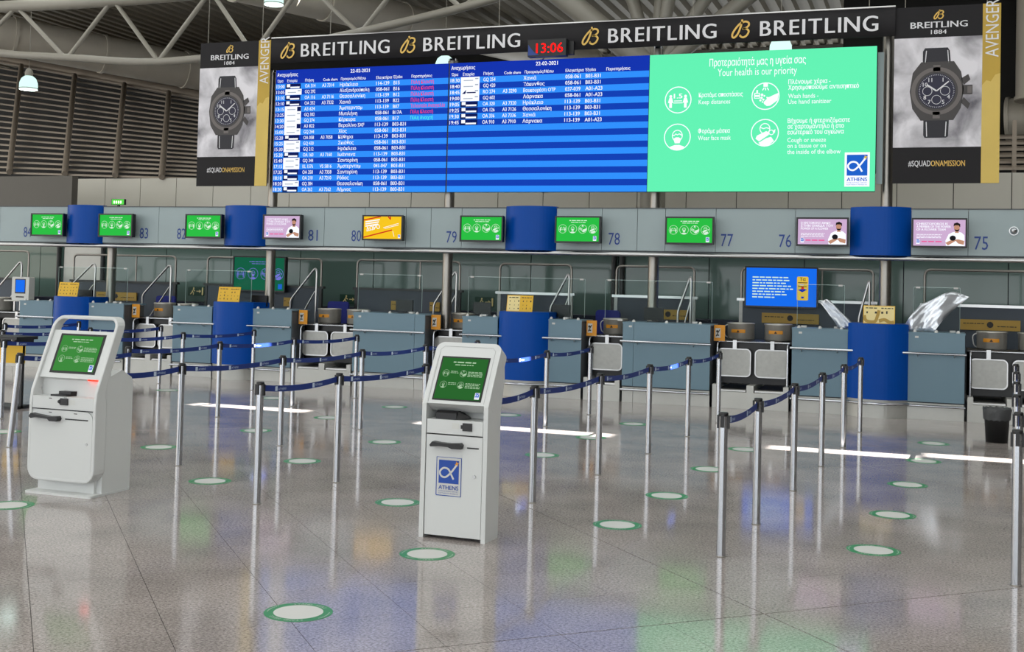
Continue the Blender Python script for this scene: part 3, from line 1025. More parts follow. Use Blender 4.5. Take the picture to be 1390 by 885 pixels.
lb = thing('long_banner', 'long black hanging banner with silver lettering above the departure board', 'banner', (-5.9, 18.62, 5.72))
g = MB()
N_ = 60
bv = []
for k in range(N_ + 1):
    xx = -5.39 + 10.77 * k / N_
    for zz, off in ((0.0, .012), (.22, 0), (.44, .004)):
        bv.append((xx, off * math.sin(k * .9) + .006 * math.sin(k * .37), zz))
bo = len(bv)
bv += [(p[0], p[1] + .02, p[2]) for p in bv]
bf = []
for k in range(N_):
    for j in range(2):
        a = k * 3 + j
        bf += [(a, a + 3, a + 4, a + 1), (bo + a, bo + a + 1, bo + a + 4, bo + a + 3)]
    bf += [(k * 3, bo + k * 3, bo + k * 3 + 3, k * 3 + 3), (k * 3 + 2, k * 3 + 5, bo + k * 3 + 5, bo + k * 3 + 2)]
g.add(bv, bf, True).build('cloth', 'cloth', lb)
MB().tube([(-5.39, .01, .45), (5.38, .01, .45)], .016, 8).build('top_rod', 'steel', lb)
for ex, tx, tw in ((-11.07, -10.66, 1.74), (-8.7, -8.27, 1.76), (-5.42, -4.98, 1.76), (-2.97, -2.53, 1.76)):
    g = MB()
    emblem(g, ex + 5.9, .08, .28, .25, -.022, .03)
    g.build('gold_emblem', 'gold', lb)
    g = MB()
    n_ = 9
    wds = [text_geo(c_, 0.0, 4)[2] for c_ in 'BREITLING']
    gap = .16
    sc_ = tw / (sum(wds) + gap * 8)
    xx = tx + 5.9
    for c_, wd in zip('BREITLING', wds):
        g.text(c_, xx, .085, .34, w=wd * sc_, bold=.018, y=-.022, res=4)
        xx += (wd + gap) * sc_
    g.build('silver_lettering', 'silver', lb)
for xx in (-4.2, -1.0, 2.3, 5.0):
    MB().cyl((xx, .01, .45), (xx, .01, 3.27), .006, 5).build('wire', 'truss', lb)


def watch_banner(X0, label):
    W, H = 1.49, 2.66
    t = thing('watch_banner', label, 'banner', (X0, 18.66, 3.49), group='vertical watch advertising banners')
    MB().box(0, W, 0, .02, 0, H).build('cloth', 'cloth', t)
    ph = MB().box(-.0, 1.24, -.004, 0, .54, 2.19).build('photo_print', 'cloud', t)
    st = MB().box(1.24, W, -.004, 0, 0, H).build('gold_strip', 'goldcloth', t)
    MB().poly([(1.24, 0), (W, 0), (W, 1.62), (1.42, 1.6), (1.36, 1.5), (1.3, 1.52), (1.24, 1.45)], -.006).build('pale_cloud_print', 'goldlight', st)
    MB().text('AVENGER', W - .03, 1.86, .26, 'l', w=.86, y=-.008, rot=math.pi / 2).build('strip_lettering', 'silver', st)
    g = MB()
    emblem(g, .56, 2.47, .14, .12, -.004, .018)
    g.build('gold_emblem', 'gold', t)
    MB().text('BREITLING', .63, 2.335, .135, 'c', w=.8, bold=.018, y=-.004).text('1884', .63, 2.24, .09, 'c', w=.22, bold=.012, y=-.004).build('silver_lettering', 'silver', t)
    MB().text('#SQUAD', .225, .255, .125, w=.315, bold=.012, y=-.004).build('white_hashtag', 'silver', t)
    MB().text('ONAMISSION', .545, .255, .125, w=.475, bold=.012, y=-.004).build('gold_hashtag', 'gold', t)
    # the wristwatch picture
    cx, cz = .61, 1.38
    wp = MB().poly([(cx - .2, 1.98), (cx - .17, 2.03), (cx + .15, 2.03), (cx + .18, 1.98), (cx + .2, 1.72), (cx + .18, .98), (cx + .17, .7), (cx + .14, .68), (cx - .16, .68), (cx - .18, .72), (cx - .18, .98), (cx - .2, 1.72)], -.007).build('watch_strap', 'strap', t)
    g = MB()
    for s_ in (-1, 1):
        g.stroke([(cx + s_ * .15, 1.99), (cx + s_ * .165, 1.8)], .012, -.009)
        g.stroke([(cx + s_ * .14, .92), (cx + s_ * .13, .7)], .012, -.009)
    g.build('strap_stitching', 'silver', wp)
    case = MB().poly([(cx - .22, 1.82), (cx + .24, 1.82), (cx + .34, 1.66), (cx + .38, 1.4), (cx + .34, 1.12), (cx + .24, .94), (cx - .22, .94), (cx - .34, 1.12), (cx - .38, 1.38), (cx - .34, 1.66)], -.009)
    case.poly([(cx + .34, 1.56), (cx + .44, 1.62), (cx + .47, 1.54), (cx + .38, 1.46)], -.009).poly([(cx + .34, 1.2), (cx + .44, 1.1), (cx + .47, 1.18), (cx + .38, 1.28)], -.009).rect(cx + .36, cx + .5, 1.32, 1.46, -.009)
    case.build('watch_case', 'watchcase', wp)
    MB().ring(cx, cz, .36, .3, -.011, 36).rect(cx - .05, cx + .05, 1.67, 1.77, -.011).rect(cx - .05, cx + .05, .97, 1.07, -.011).rect(cx + .43, cx + .49, 1.34, 1.44, -.011).build('watch_bezel', 'watchlight', wp)
    MB().disc(cx, cz, .265, y=-.013, n=36).build('watch_dial', 'watchdial', wp)
    g = MB()
    for s_, a in (('11', 118), ('1', 62), ('10', 148), ('4', -28), ('5', -60), ('7', -122), ('8', -150)):
        a = math.radians(a)
        g.text(s_, cx + .19 * math.cos(a), cz + .19 * math.sin(a) - .03, .085, 'c', bold=.015, y=-.015)
    for qx, qz in ((-.13, .0), (.0, -.13), (.12, .0)):
        g.ring(cx + qx, cz + qz, .07, .063, -.015, 18)
    for k in range(60):
        a = k * math.pi / 30
        g.stroke([(cx + .25 * math.cos(a), cz + .25 * math.sin(a)), (cx + .235 * math.cos(a), cz + .235 * math.sin(a))], .006, -.015)
    g.stroke([(cx, cz), (cx - .14, cz + .1)], .022, -.017).stroke([(cx, cz), (cx + .17, cz + .14)], .018, -.017)
    g.build('dial_marks_and_hands', 'silver', wp)
    for xx in (.15, 1.3):
        MB().cyl((xx, .01, H), (xx, .01, H + 2.84), .006, 5).build('wire', 'truss', t)
    return t


watch_banner(-12.81, 'black and gold watch banner hanging left of the departure board')
watch_banner(-.53, 'black and gold watch banner hanging right of the departure board')

t = thing('digital_clock', 'black digital clock with red digits under the long banner', 'clock', (-5.97, 18.6, 5.59))
MB().box(-.33, .33, -.2, -.06, 0, .28).build('case', 'black', t)
MB().box(.2, .42, -.06, .0, .04, .26).build('side_box', 'black', t)
MB().text('13:06', .05, .055, .235, 'c', w=.46, bold=.012, y=-.203, rot=0).build('digits', 's_clock', t)
MB().poly([(-.32, .02), (-.12, .02), (-.2, .06), (-.26, .12), (-.32, .2)], -.203).build('blue_corner', 'inkblue', t)
MB().box(-.1, .1, -.06, -.02, .1, .3).build('mount_plate', 'black', t)

# ================================================================== CHECK-IN DESKS
DY = 18.4


def desk(X0, X1, label, sign=None, seams_=()):
    w = X1 - X0
    t = thing('check_in_desk', label, 'desk', (X0, DY, 0), group='grey check-in desks')
    cuts = [0] + [s_ - X0 for s_ in seams_] + [w]
    for a, b_ in zip(cuts[:-1], cuts[1:]):
        MB().box(a + .003, b_ - .003, 0, .03, .26, 1.25).build('front_panel', 'desk', t)
        MB().box(a + .003, b_ - .003, .03, .05, 0, .24).build('kick_plate', 'ltgrey', t)
    MB().box(.005, w - .005, .03, .62, .25, 1.24).build('body', 'deskdark', t)
    MB().box(.02, w - .02, .05, .6, 0, .25).build('plinth', 'deskdark', t)
    MB().box(-.005, w + .005, -.005, .66, 1.25, 1.275).build('worktop', 'desk', t)
    ra, rb = -.02, w + .02
    if sign == 'pl':
        rb = w + .12
    if sign == 'pr':
        ra = -.12
    r_ = MB().tube([(ra, -.07, .97), (rb, -.07, .97)], .019, 10).build('hand_rail', 'chrome', t)
    for k in (.18, .82):
        MB().tube([(w * k, -.065, .955), (w * k, -.05, .93), (w * k, 0, .93)], .009, 6).build('rail_bracket', 'steel', r_)
    r_ = MB().tube([(-.01, -.05, .205), (w + .01, -.05, .205)], .017, 10).build('foot_rail', 'chrome', t)
    for k in (.2, .8):
        MB().tube([(w * k, -.05, .2), (w * k, 0, .19), (w * k, .04, .19)], .008, 6).build('rail_bracket', 'steel', r_)
    MB().box(.1, .15, -.002, 0, 1.19, 1.22).build('white_sticker', 'paper', t)
    for k in (.12, .5, .88):
        MB().lathe([(.0, .04), (.02, .03), (.028, 0)], 10, (w * k, .04, 1.275)).build('fixing_knob', 'paper', t)
    return t


desks = [(-16.52, -15.74, 'pl', 'grey check-in desk left of the leftmost blue pillar', ()),
         (-14.94, -14.12, 'pr', 'grey check-in desk right of the leftmost blue pillar', ()),
         (-13.03, -12.2, 'pl', 'grey check-in desk left of the blue pillar below number 81', ()),
         (-11.37, -10.57, 'pr', 'grey check-in desk right of the blue pillar below number 81', ()),
         (-9.36, -8.01, None, 'wide grey check-in desk without pillar under the yellow gift monitor', (-8.2,)),
         (-7.33, -6.7, 'pl', 'grey check-in desk left of the blue pillar behind the right kiosk', ()),
         (-5.86, -5.26, 'pr', 'grey check-in desk right of the blue pillar behind the right kiosk', ()),
         (-4.58, -3.18, None, 'wide grey check-in desk without pillar right of the right kiosk', (-4.4,)),
         (-1.94, -1.12, 'pl', 'grey check-in desk left of the rightmost blue pillar', ()),
         (-.27, .52, 'pr', 'grey check-in desk right of the rightmost blue pillar', ())]
for a, b_, s_, lb_, se in desks:
    desk(a, b_, lb_, s_, se)
PIL = [(-15.72, -14.9, 'leftmost blue curved desk pillar below number 83'), (-12.18, -11.35, 'blue curved desk pillar below number 81'), (-6.68, -5.82, 'blue curved desk pillar behind the right kiosk'), (-1.12, -.26, 'rightmost blue curved desk pillar below number 76')]
for a, b_, lb_ in PIL:
    c_, hw_ = (a + b_) / 2, (b_ - a) / 2
    t = thing('desk_pillar', lb_, 'pillar', (c_, DY, 0), group='blue curved desk pillars')
    arc = [(hw_ * math.sin(q) / math.sin(1.0), -.22 * (math.cos(q) - math.cos(1.0)) / (1 - math.cos(1.0))) for q in [i / 10 for i in range(-10, 11)]]
    MB().prism(arc + [(hw_, .55), (-hw_, .55)], .27, 1.37, 'z').build('blue_shell', 'blue', t)
    MB().prism([(p[0] * .99, p[1] + .03) for p in arc] + [(hw_ * .99, .5), (-hw_ * .99, .5)], 0, .27, 'z').build('kick_plate', 'ltgrey', t)
    MB().tube([(p[0] * 1.04, p[1] - .05, .215) for p in arc], .018, 8).build('foot_rail', 'chrome', t)
    MB().prism([(p[0] * .985, p[1] + .01) for p in arc] + [(hw_ * .985, .54), (-hw_ * .985, .54)], 1.37, 1.38, 'z').build('top', 'blue', t)

# yellow notices on the pillars
for X, lb_, pale in ((-15.38, 'yellow pictogram notice on the leftmost blue pillar', 0), (-11.85, 'yellow pictogram notice on the blue pillar below number 81', 0), (-6.32, 'two-tone yellow pictogram notice on the pillar behind the right kiosk', 1), (-.68, 'pale yellow notice with dark swirl on the rightmost blue pillar', 2)):
    t = thing('yellow_notice', lb_, 'sign', (X, 18.36, 1.381), group='yellow notices on the pillars')
    tilt = .18
    sh = MB().box(-.225, .225, 0, .012, 0, .27).build('sheet', 'yellow', t)
    sh.rotation_euler = (-tilt, 0, 0)
    if pale:
        MB().rect(-.215, 0 if pale == 1 else .215, .01, .26, -.001).build('pale_print', 'yellowpale', sh)
    g = MB()
    words(g, -.19, -.02, .225, .018, -.003, 3)
    words(g, .03, .2, .225, .018, -.003, 4)
    if pale != 2:
        for zz in (.16, .1, .04):
            for xx in (-.17, -.09, -.02, .06, .12, .19):
                if RND.random() < .85:
                    q = RND.uniform(.004, .011)
                    g.rect(xx - q, xx + q, zz, zz + RND.uniform(.012, .03), -.003)
    else:
        g.rect(-.18, -.16, .15, .18, -.003).rect(-.06, -.03, .15, .18, -.003).rect(.03, .06, .15, .18, -.003).rect(.1, .12, .15, .19, -.003)
    g.build('print', 'ink', sh)
    if pale == 2:
        MB().stroke(curve2([(-.21, .12), (-.18, .04), (-.06, .03), (-.02, .12), (.0, .2)], 6), .045, -.002).stroke(curve2([(.0, .04), (.08, .06), (.16, .02), (.215, .03)], 5), .05, -.002).build('swirl_print', 'ochre', sh)
    MB().box(-.12, .12, .02, .14, 0, .008).build('stand_foot', 'yellow', t)
    MB().add([(-.1, .12, .006), (.1, .12, .006), (.1, .045, .2), (-.1, .045, .2)], [(0, 1, 2, 3)]).build('stand_leg', 'yellow', t)

# yellow/black labels on the desk ends
for X, lb_ in ((-14.1, 'orange warning sign beside the leftmost blue staff chair'), (-10.55, 'orange warning sign right of the pillar before the dim green monitor'), (-7.99, 'orange warning sign at right end of the desk under the yellow gift monitor'), (-5.24, 'orange warning sign right of the pillar behind the right kiosk'), (-3.16, 'rightmost orange warning sign, beside the drums under the blue monitor')):
    t = thing('warning_sign', lb_, 'sign', (X, 18.62, 1.02), group='orange warning signs on desk ends')
    MB().box(0, .17, 0, .012, 0, .25).build('plate', 'orange', t)
    MB().rect(.02, .1, .05, .2, -.002).build('white_field', 'paper', t)
    MB().stroke([(.03, .07), (.09, .18)], .014, -.003).disc(.05, .15, .02, y=-.003, n=8).rect(.045, .08, .08, .1, -.003).build('figure_print', 'ink', t)
    MB().box(-.01, .01, .01, .04, -.0, .25).build('mount', 'deskdark', t)


# ================================================================== BAG DROPS
def bag_drop(X0, X1, n_, label):
    w = X1 - X0
    t = thing('bag_drop', label, 'bag drop', (X0, DY, 0), group='bag drop conveyors between the desks')
    MB().box(.02, w - .02, .03, .2, 0, .25).build('base_front', 'ltgrey', t)
    MB().box(.02, w - .02, .2, 1.3, 0, .22).build('base', 'deskdark', t)
    lw = (w - .04) / n_
    MB().box(.02, .1, .03, 1.3, .25, .36).build('side_cheek', 'ltgrey', t)
    MB().box(w - .1, w - .02, .03, 1.3, .25, .36).build('side_cheek', 'ltgrey', t)
    for k in range(1, n_):
        c_ = .02 + lw * k
        MB().box(c_ - .055, c_ + .055, .03, 1.3, .25, .36).build('divider', 'ltgrey', t)
    for k in range(n_):
        a = .02 + lw * k + .07
        b_ = .02 + lw * (k + 1) - .07
        bl = MB().box(a, b_, .06, 1.28, .22, .29).build('belt', 'rubber', t)
        MB().cyl((a, .08, .265), (b_, .08, .265), .03, 10).build('roller', 'steel', bl)
        pc = (a + b_) / 2
        pw_ = lw * .9
        ph_ = .44
        pl = MB().prism(rrect(pc, .69, pw_ - .03, ph_ - .03, .06), .3, .315).build('end_plate', 'steelmat', t)
        MB().ringprism(rrect(pc, .69, pw_, ph_, .075), rrect(pc, .69, pw_ - .034, ph_ - .034, .06), .285, .325).build('rim', 'steel', pl)
        MB().box(pc - .03, pc + .03, .325, .36, .88, 1.04).build('support_post', 'steel', t)
    MB().tube(smooth_path([(.06, .2, .36), (.06, .2, .98), (.06, .3, 1.0), (.06, .5, 1.0)], .06), .02, 8).build('guard_tube', 'chrome', t)
    if n_ > 1:
        MB().tube(smooth_path([(w - .06, .2, .36), (w - .06, .2, .98), (w - .06, .3, 1.0), (w - .06, .5, 1.0)], .06), .02, 8).build('guard_tube', 'chrome', t)
    MB().box(.02, w - .02, .36, 1.12, 1.0, 1.03).build('shelf', 'black', t)
    MB().tube([(.05, .34, 1.015), (w - .05, .34, 1.015)], .014, 8).build('shelf_edge', 'chrome', t)
    MB().box(.02, w - .02, .42, .46, .36, 1.0).build('back_board', 'black', t)
    MB().box(.02, .06, .42, 1.1, .36, 1.0).build('side_board', 'deskdark', t)
    MB().box(w - .06, w - .02, .42, 1.1, .36, 1.0).build('side_board', 'deskdark', t)


gaps = [(-17.9, -16.54, 2, 'double bag drop at the far left edge beside the leftmost desk'), (-14.1, -13.05, 2, 'double bag drop right of the leftmost desk pair behind the left kiosk'), (-10.55, -9.38, 2, 'double bag drop left of the wide desk under the yellow gift monitor'),
        (-7.99, -7.35, 1, 'single bag drop half hidden by the right kiosk'), (-5.24, -4.6, 1, 'single bag drop between right kiosk pillar desks and the wide desk'), (-3.16, -1.96, 2, 'double bag drop under the bright blue back monitor'), (.54, 1.75, 2, 'double bag drop at right edge behind the waste bin')]
for g_ in gaps:
    bag_drop(*g_)
drum0 = None
for X, lb_, r in ((-13.86, 'left steel drum of the leftmost drum pair', .2), (-13.34, 'right steel drum of the leftmost drum pair', .19), (-10.3, 'left steel drum of the pair beside the desk under the yellow monitor', .21), (-9.72, 'right steel drum touching the desk under the yellow gift monitor', .2), (-7.67, 'steel drum beside the column below number 79', .2),
                  (-4.93, 'steel drum at the left end of the wide desk right of the right kiosk', .2), (-2.84, 'left steel drum under the blue back monitor', .215), (-2.25, 'right steel drum under the blue back monitor', .215), (.92, 'steel drum behind the waste bin at right', .215), (1.5, 'steel drum cut by the right picture edge', .215), (-17.75, 'low steel drum under the small blue terminal at far left', .2)):
    t = thing('steel_drum', lb_, 'drum', (X, 19.3, 1.031), group='steel drums on the bag drop shelves')
    k = r / .21
    MB().lathe([(.0, 0), (.2 * k, 0), (.21 * k, .02), (.21 * k, .24), (.218 * k, .25), (.218 * k, .265), (.2 * k, .27), (.19 * k, .25), (.0, .25)], 28).build('body', 'drum', t)
    if X > -16:
        a0 = -2.2
        MB().prism([(.2125 * k * math.cos(q), .2125 * k * math.sin(q)) for q in [a0 + i * .12 for i in range(10)]] + [(.209 * k * math.cos(q), .209 * k * math.sin(q)) for q in [a0 + (9 - i) * .12 for i in range(10)]], .11, .165, 'z').build('orange_label', 'orange', t)
        q = a0 + .55
        c_ = Vector((.2135 * k * math.cos(q), .2135 * k * math.sin(q), .118))
        tg = Vector((-math.sin(q), math.cos(q), 0))
        MB().add([c_ - tg * .025, c_ + tg * .025, c_ + Vector((0, 0, .04))], [(0, 1, 2)]).build('black_triangle', 'ink', t)
    if X in (-2.84, -4.93, .92):
        MB().tube(smooth_path([(-.2 * k, 0, .24), (-.27 * k, -.02, .2), (-.25 * k, -.02, .05), (-.2 * k, 0, .02)], .05), .009, 6).build('handle', 'paper', t)

# ================================================================== BEHIND THE DESKS
rails = [(-20.8, -18.3, 2.27, None), (-17.11, -14.56, 2.22, 'guard rail with dark panel behind the leftmost blue pillar'), (-13.8, -11.2, 2.22, 'guard rail carrying the dim green back monitor'), (-10.42, -8.28, 2.22, 'guard rail behind the wide desk under the yellow gift monitor'), (-7.48, -6.1, 2.2, 'guard rail behind the pillar with two-tone notice'), (-5.26, -3.86, 2.2, 'guard rail behind the wide desk right of the right kiosk'), (-3.04, -.86, 2.21, 'guard rail carrying the bright blue back monitor'), (-.05, 2.6, 2.24, 'guard rail at the right edge below number 75')]
for a, b_, zt, lb_ in rails:
    if lb_ is None:
        lb_ = 'guard rail at the far left edge below number 84'
    w = b_ - a
    t = thing('guard_rail', lb_, 'railing', (a, 20.6, 0), group='steel guard rails behind the desks')
    MB().tube(smooth_path([(0, 0, 1.66), (0, 0, zt), (w, 0, zt), (w, 0, 1.66)], .1, 5), .021, 10).build('top_tube', 'darksteel', t)
    if w > 2.0:
        MB().cyl((w * .62, 0, 1.68), (w * .62, 0, zt), .016, 8).build('middle_post', 'darksteel', t)
    MB().box(-.07, w + .07, -.04, .05, 1.645, 1.69).build('sill', 'steel' if a > -8 else 'frame', t)
    MB().box(.02, w - .02, -.02, .03, .3, 1.645).build('panel', 'slate', t)
    for xx in (0, w):
        MB().box(xx - .03, xx + .03, -.03, .03, 0, 1.645).build('post', 'frame' if a < -8 else 'steelmat', t)
MB().box(-19, 4, 21.3, 21.9, 0, 1.28).build('back_counter', 'navy', label='dark navy conveyor casing running behind the guard rails', cat='casing')
for X, lb_, wd in ((-14.9, 'stair handrail beside the leftmost yellow strip', .66), (-11.52, 'stair handrail right of the dim green monitor', .55), (-8.54, 'stair handrail hidden by the column near number 79', .44), (-6.3, 'stair handrail behind the pillar with two-tone notice', .34), (-4.02, 'stair handrail behind the wide desk right of the right kiosk', .22), (-16.83, 'stair handrail in front of the pale wall panel', .76), (-1.05, 'stair handrail behind the rightmost blue pillar', .16), (-18.6, 'stair handrail behind the small blue terminal', .66)):
    t = thing('stair_handrail', lb_, 'railing', (X, 20.0, 0), group='stair handrails behind the desks')
    MB().tube(smooth_path([(0, 0, 0), (0, 0, 1.42), (wd * .93, 0, 2.04), (wd, .0, 1.98), (wd * .97, 0, 0)], .07, 4), .021, 8).build('tube', 'steel', t)
    MB().tube([(wd * .96, 0, 1.6), (wd * .3, 0, 1.0)], .017, 8).build('lower_bar', 'steel', t)
# big monitors on the guard rails
t, w, h, b = monitor_shell('dim green health monitor hanging behind the desk below number 81', -12.5, 1.55, 2.25, 20.42, 1.19, 'back_monitor', False)
scr = MB().rect(-w / 2, w / 2, b, b + h, .02).build('screen', 's_dgreen', t)
g = MB()
words(g, -.2 * w, .2 * w, b + h * .86, h * .03, .018, 1)
words(g, -.15 * w, .17 * w, b + h * .8, h * .025, .018, 2)
for k in range(4):
    icon(g, k, w * (-.37 + .25 * k), b + h * .5, w * .1, .018)
g.build('health_pictograms', 's_violet', scr)
MB().rect(w * .38, w * .46, b + h * .05, b + h * .2, .018).build('blue_logo', 's_logo', scr)
MB().box(-.2, .2, .11, .2, .2, .6).build('bracket', 'black', t)
t, w, h, b = monitor_shell('bright blue back monitor with yellow card above the steel drums', -2.35, 1.54, 2.24, 20.42, 1.22, 'back_monitor', False)
scr = MB().rect(-w / 2, w / 2, b, b + h, .02).build('screen', 's_bblue', t)
g = MB()
for k in range(8):
    words(g, -.41 * w, w * (.1, .12, .1, .14, .17, .05, .08, -.06)[k], b + h * (.74 - .075 * k), h * .038, .018, 20 + k)
g.build('notice_text', 's_icon', scr)
cd = MB().poly(rrect(w * .305, b + h * .48, w * .16, h * .62, w * .02), .018).build('yellow_card', 's_gold', scr)
MB().text('Τα', w * .305, b + h * .68, h * .12, 'c', bold=.02, y=.016).rect(w * .24, w * .37, b + h * .62, b + h * .64, .016).rect(w * .24, w * .36, b + h * .52, b + h * .54, .016).build('card_print', 's_ink', scr)
MB().rect(w * .285, w * .325, b + h * .22, b + h * .27, .016).poly([(w * .24, b + h * .44), (w * .3, b + h * .38), (w * .37, b + h * .45), (w * .31, b + h * .48)], .016).build('card_blue_print', 's_hdr', scr)
MB().disc(w * .305, b + h * .49, w * .02, y=.015, n=10).build('card_red_print', 's_ribbon', scr)
MB().box(-.2, .2, .11, .2, .2, .6).build('bracket', 'black', t)
# ochre strips on the guard-rail panels
for X, wd, lb_ in ((-15.95, 1.0, 'ochre printed strip on the dark panel behind the leftmost desk'), (-9.5, .3, 'small ochre notice behind the wide desk below number 80'), (-2.2, .95, 'ochre printed strip under the bright blue monitor'), (.95, .9, 'ochre printed strip above the drums at right edge'), (-4.3, .7, 'ochre printed strip behind the black monitor on the wide desk'), (-11.9, .16, 'tiny ochre note right of the column below number 81'), (-8.75, .2, 'tiny ochre note left of the column below number 79')):
    t = thing('ochre_strip', lb_, 'sign', (X, 20.525, 1.28), group='ochre strips behind the desks')
    MB().box(-wd / 2, wd / 2, 0, .03, 0, .17).build('board', 'ochre', t)
    g = MB()
    words(g, -wd * .45, -wd * .1, .1, .018, -.003, 7)
    words(g, wd * .12, wd * .45, .06, .018, -.003, 8)
    if wd > .6:
        g.disc(0, .09, .05, y=-.003, n=12)
    g.build('print', 'ink', t)
# desk equipment
for X, lb_ in ((-4.18, 'black monitor on the wide desk right of the right kiosk'), (-11.5, 'black monitor beside the column below number 81'), (-15.35, 'black monitor behind the leftmost yellow notice'), (-8.6, 'black monitor on the wide desk under the yellow gift monitor'), (-5.75, 'black monitor right of the two-tone notice'), (-7.15, 'black monitor left of the two-tone notice')):
    t = thing('desk_monitor', lb_, 'monitor', (X, 18.85, 1.276), group='black monitors on the desks')
    MB().prism(rrect(0, .03 + .1, .32, .2, .012, 2), -.02, .02).build('back_shell', 'black', t)
    MB().box(-.1, .1, .02, .05, .06, .19).build('rear_housing', 'black', t)
    MB().box(-.03, .03, -.01, .03, .0, .06).build('stem', 'black', t)
    MB().box(-.1, .1, -.06, .08, 0, .012).build('foot', 'black', t)
for X, lb_ in ((-14.6, 'blue staff chair right of the leftmost desk pair'), (-10.68, 'blue staff chair below number 81'), (-5.34, 'blue staff chair left of the drum below number 78')):
    t = thing('staff_chair', lb_, 'chair', (X, 20.36, 0), group='blue staff chairs')
    MB().prism(rrect(0, 1.2, .44, .42, .06), -.03, .03).build('backrest', 'chair', t)
    MB().prism(rrect(0, -.27, .46, .44, .08), .66, .72, 'z').build('seat', 'chair', t)
    MB().cyl((0, -.25, .08), (0, -.25, .66), .03, 10).build('column', 'black', t)
    MB().box(-.03, .03, -.04, .0, .7, 1.05).build('back_bar', 'black', t)
    for k in range(5):
        a = k * 1.2566
        MB().tube([(0, -.25, .1), (.26 * math.cos(a), -.25 + .26 * math.sin(a), .05), (.26 * math.cos(a), -.25 + .26 * math.sin(a), .0)], .018, 6).build('leg', 'black', t)
t = thing('service_terminal', 'small grey terminal with blue screen standing at far left desk', 'terminal', (-17.02, 18.95, 1.031))
MB().prism(rrect(0, .46, .42, .46, .03), 0, .16).build('case', 'whitegrey', t)
MB().rect(-.13, .13, .36, .65, -.002).build('bezel', 'black', t)
MB().rect(-.11, .11, .39, .63, -.004).build('screen', 's_bblue', t)
MB().rect(-.1, .1, .28, .305, -.003).build('slot', 'black', t)
MB().box(-.35, .25, -.05, .25, .205, .23).build('ledge', 'ltgrey', t)
for xx in (-.32, .22):
    MB().box(xx - .015, xx + .015, .2, .23, 0, .205).build('support', 'steel', t)
# acrylic screens
for X0, X1, lb_ in ((-7.36, -5.31, 'clear acrylic screen around the pillar with two-tone notice'), (-4.96, -3.22, 'clear acrylic screen on the wide desk right of the right kiosk'), (-9.44, -8.22, 'clear acrylic screen on the wide desk under the yellow gift monitor'), (-1.9, -1.2, 'clear acrylic screen left of the rightmost blue pillar'), (-.2, .45, 'clear acrylic screen right of the rightmost blue pillar'), (-13.0, -11.6, 'clear acrylic screen in front of the dim green monitor'), (-15.9, -14.3, 'clear acrylic screen on the leftmost desk pair')):
    y_ = 18.72
    t = thing('acrylic_screen', lb_, 'screen', ((X0 + X1) / 2, y_, 1.276), group='clear acrylic counter screens')
    w = X1 - X0
    MB().box(-w / 2, w / 2, 0, .006, .03, .66).build('sheet', 'acrylic', t)
    MB().box(-w / 2, w / 2, .0, .006, .66, .665).build('top_edge', 'acryledge', t)
    for s_ in (-1, 1):
        MB().box(s_ * w / 2 - .003, s_ * w / 2 + .003, 0, .006, .03, .66).build('side_edge', 'acryledge', t)
        MB().box(s_ * (w / 2 - .06) - .03, s_ * (w / 2 - .06) + .03, -.004, .01, .645, .67).build('clip', 'paper', t)
        MB().box(s_ * w * .35 - .04, s_ * w * .35 + .04, -.04, .05, 0, .03).build('foot', 'paper', t)
# bent acrylic sheets, silver tone and ripples standing in for window reflections
for X, lb_, sh_ in ((-1.15, 'bent acrylic film, silvered for window reflections, leaning left of the pale yellow notice', -1), (-.12, 'large bent acrylic film, silvered for window reflections, leaning right of the pale yellow notice', 1)):
    t = thing('glare_acrylic', lb_, 'plastic film', (X, 18.56, 1.29), group='bent acrylic films silvered for reflections')
    nx, nz = 10, 12
    W_, H_ = (.28, .44) if sh_ < 0 else (.44, .58)
    vv = []
    for j in range(nz + 1):
        for i in range(nx + 1):
            u_, v_ = i / nx - .5, j / nz
            lean = (-.3 if sh_ < 0 else .36) * v_ ** 1.3
            vv.append((u_ * W_ * (1.0 + .5 * v_ * (1 if sh_ > 0 else -.2)) + lean, .06 * math.sin(u_ * 9 + v_ * 5) + .03 * math.sin(u_ * 23 - v_ * 7) + .05 * v_, v_ * H_ * (.88 + .12 * math.sin(u_ * 5 + 1) + (.12 * u_ if sh_ > 0 else -.3 * u_))))
    ff = [(j * (nx + 1) + i, j * (nx + 1) + i + 1, (j + 1) * (nx + 1) + i + 1, (j + 1) * (nx + 1) + i) for j in range(nz) for i in range(nx)]
    o = MB().add(vv, ff, True).build('film', 'acrylic_glare', t)
    md = o.modifiers.new('t', 'SOLIDIFY')
    md.thickness = .003
# small exit signs on the glass wall
for X, lb_, z in ((-15.0, 'small green exit sign on the glass wall left of the dim green monitor', 1.4), (-11.3, 'small green exit sign on the glass wall beside the desk under the yellow monitor', 1.33), (-8.3, 'small green exit sign on the glass wall left of the two-tone notice', 1.36)):
    t = thing('wall_exit_sign', lb_, 'sign', (X, 21.97, z), group='green exit signs on the glass wall')
    MB().box(-.2, .2, 0, .03, 0, .2).build('plate', 'signgreen', t)
    MB().stroke([(-.13, .03), (-.08, .1), (-.06, .14), (-.02, .1)], .02, -.002).disc(-.05, .165, .018, y=-.002, n=8).stroke([(-.08, .1), (-.05, .05), (-.06, .02)], .018, -.002).stroke([(.02, .1), (.11, .1)], .016, -.002).poly([(.09, .06), (.14, .1), (.09, .14)], -.002).rect(.155, .19, .02, .18, -.002).build('white_figure', 'yellowpale', t)

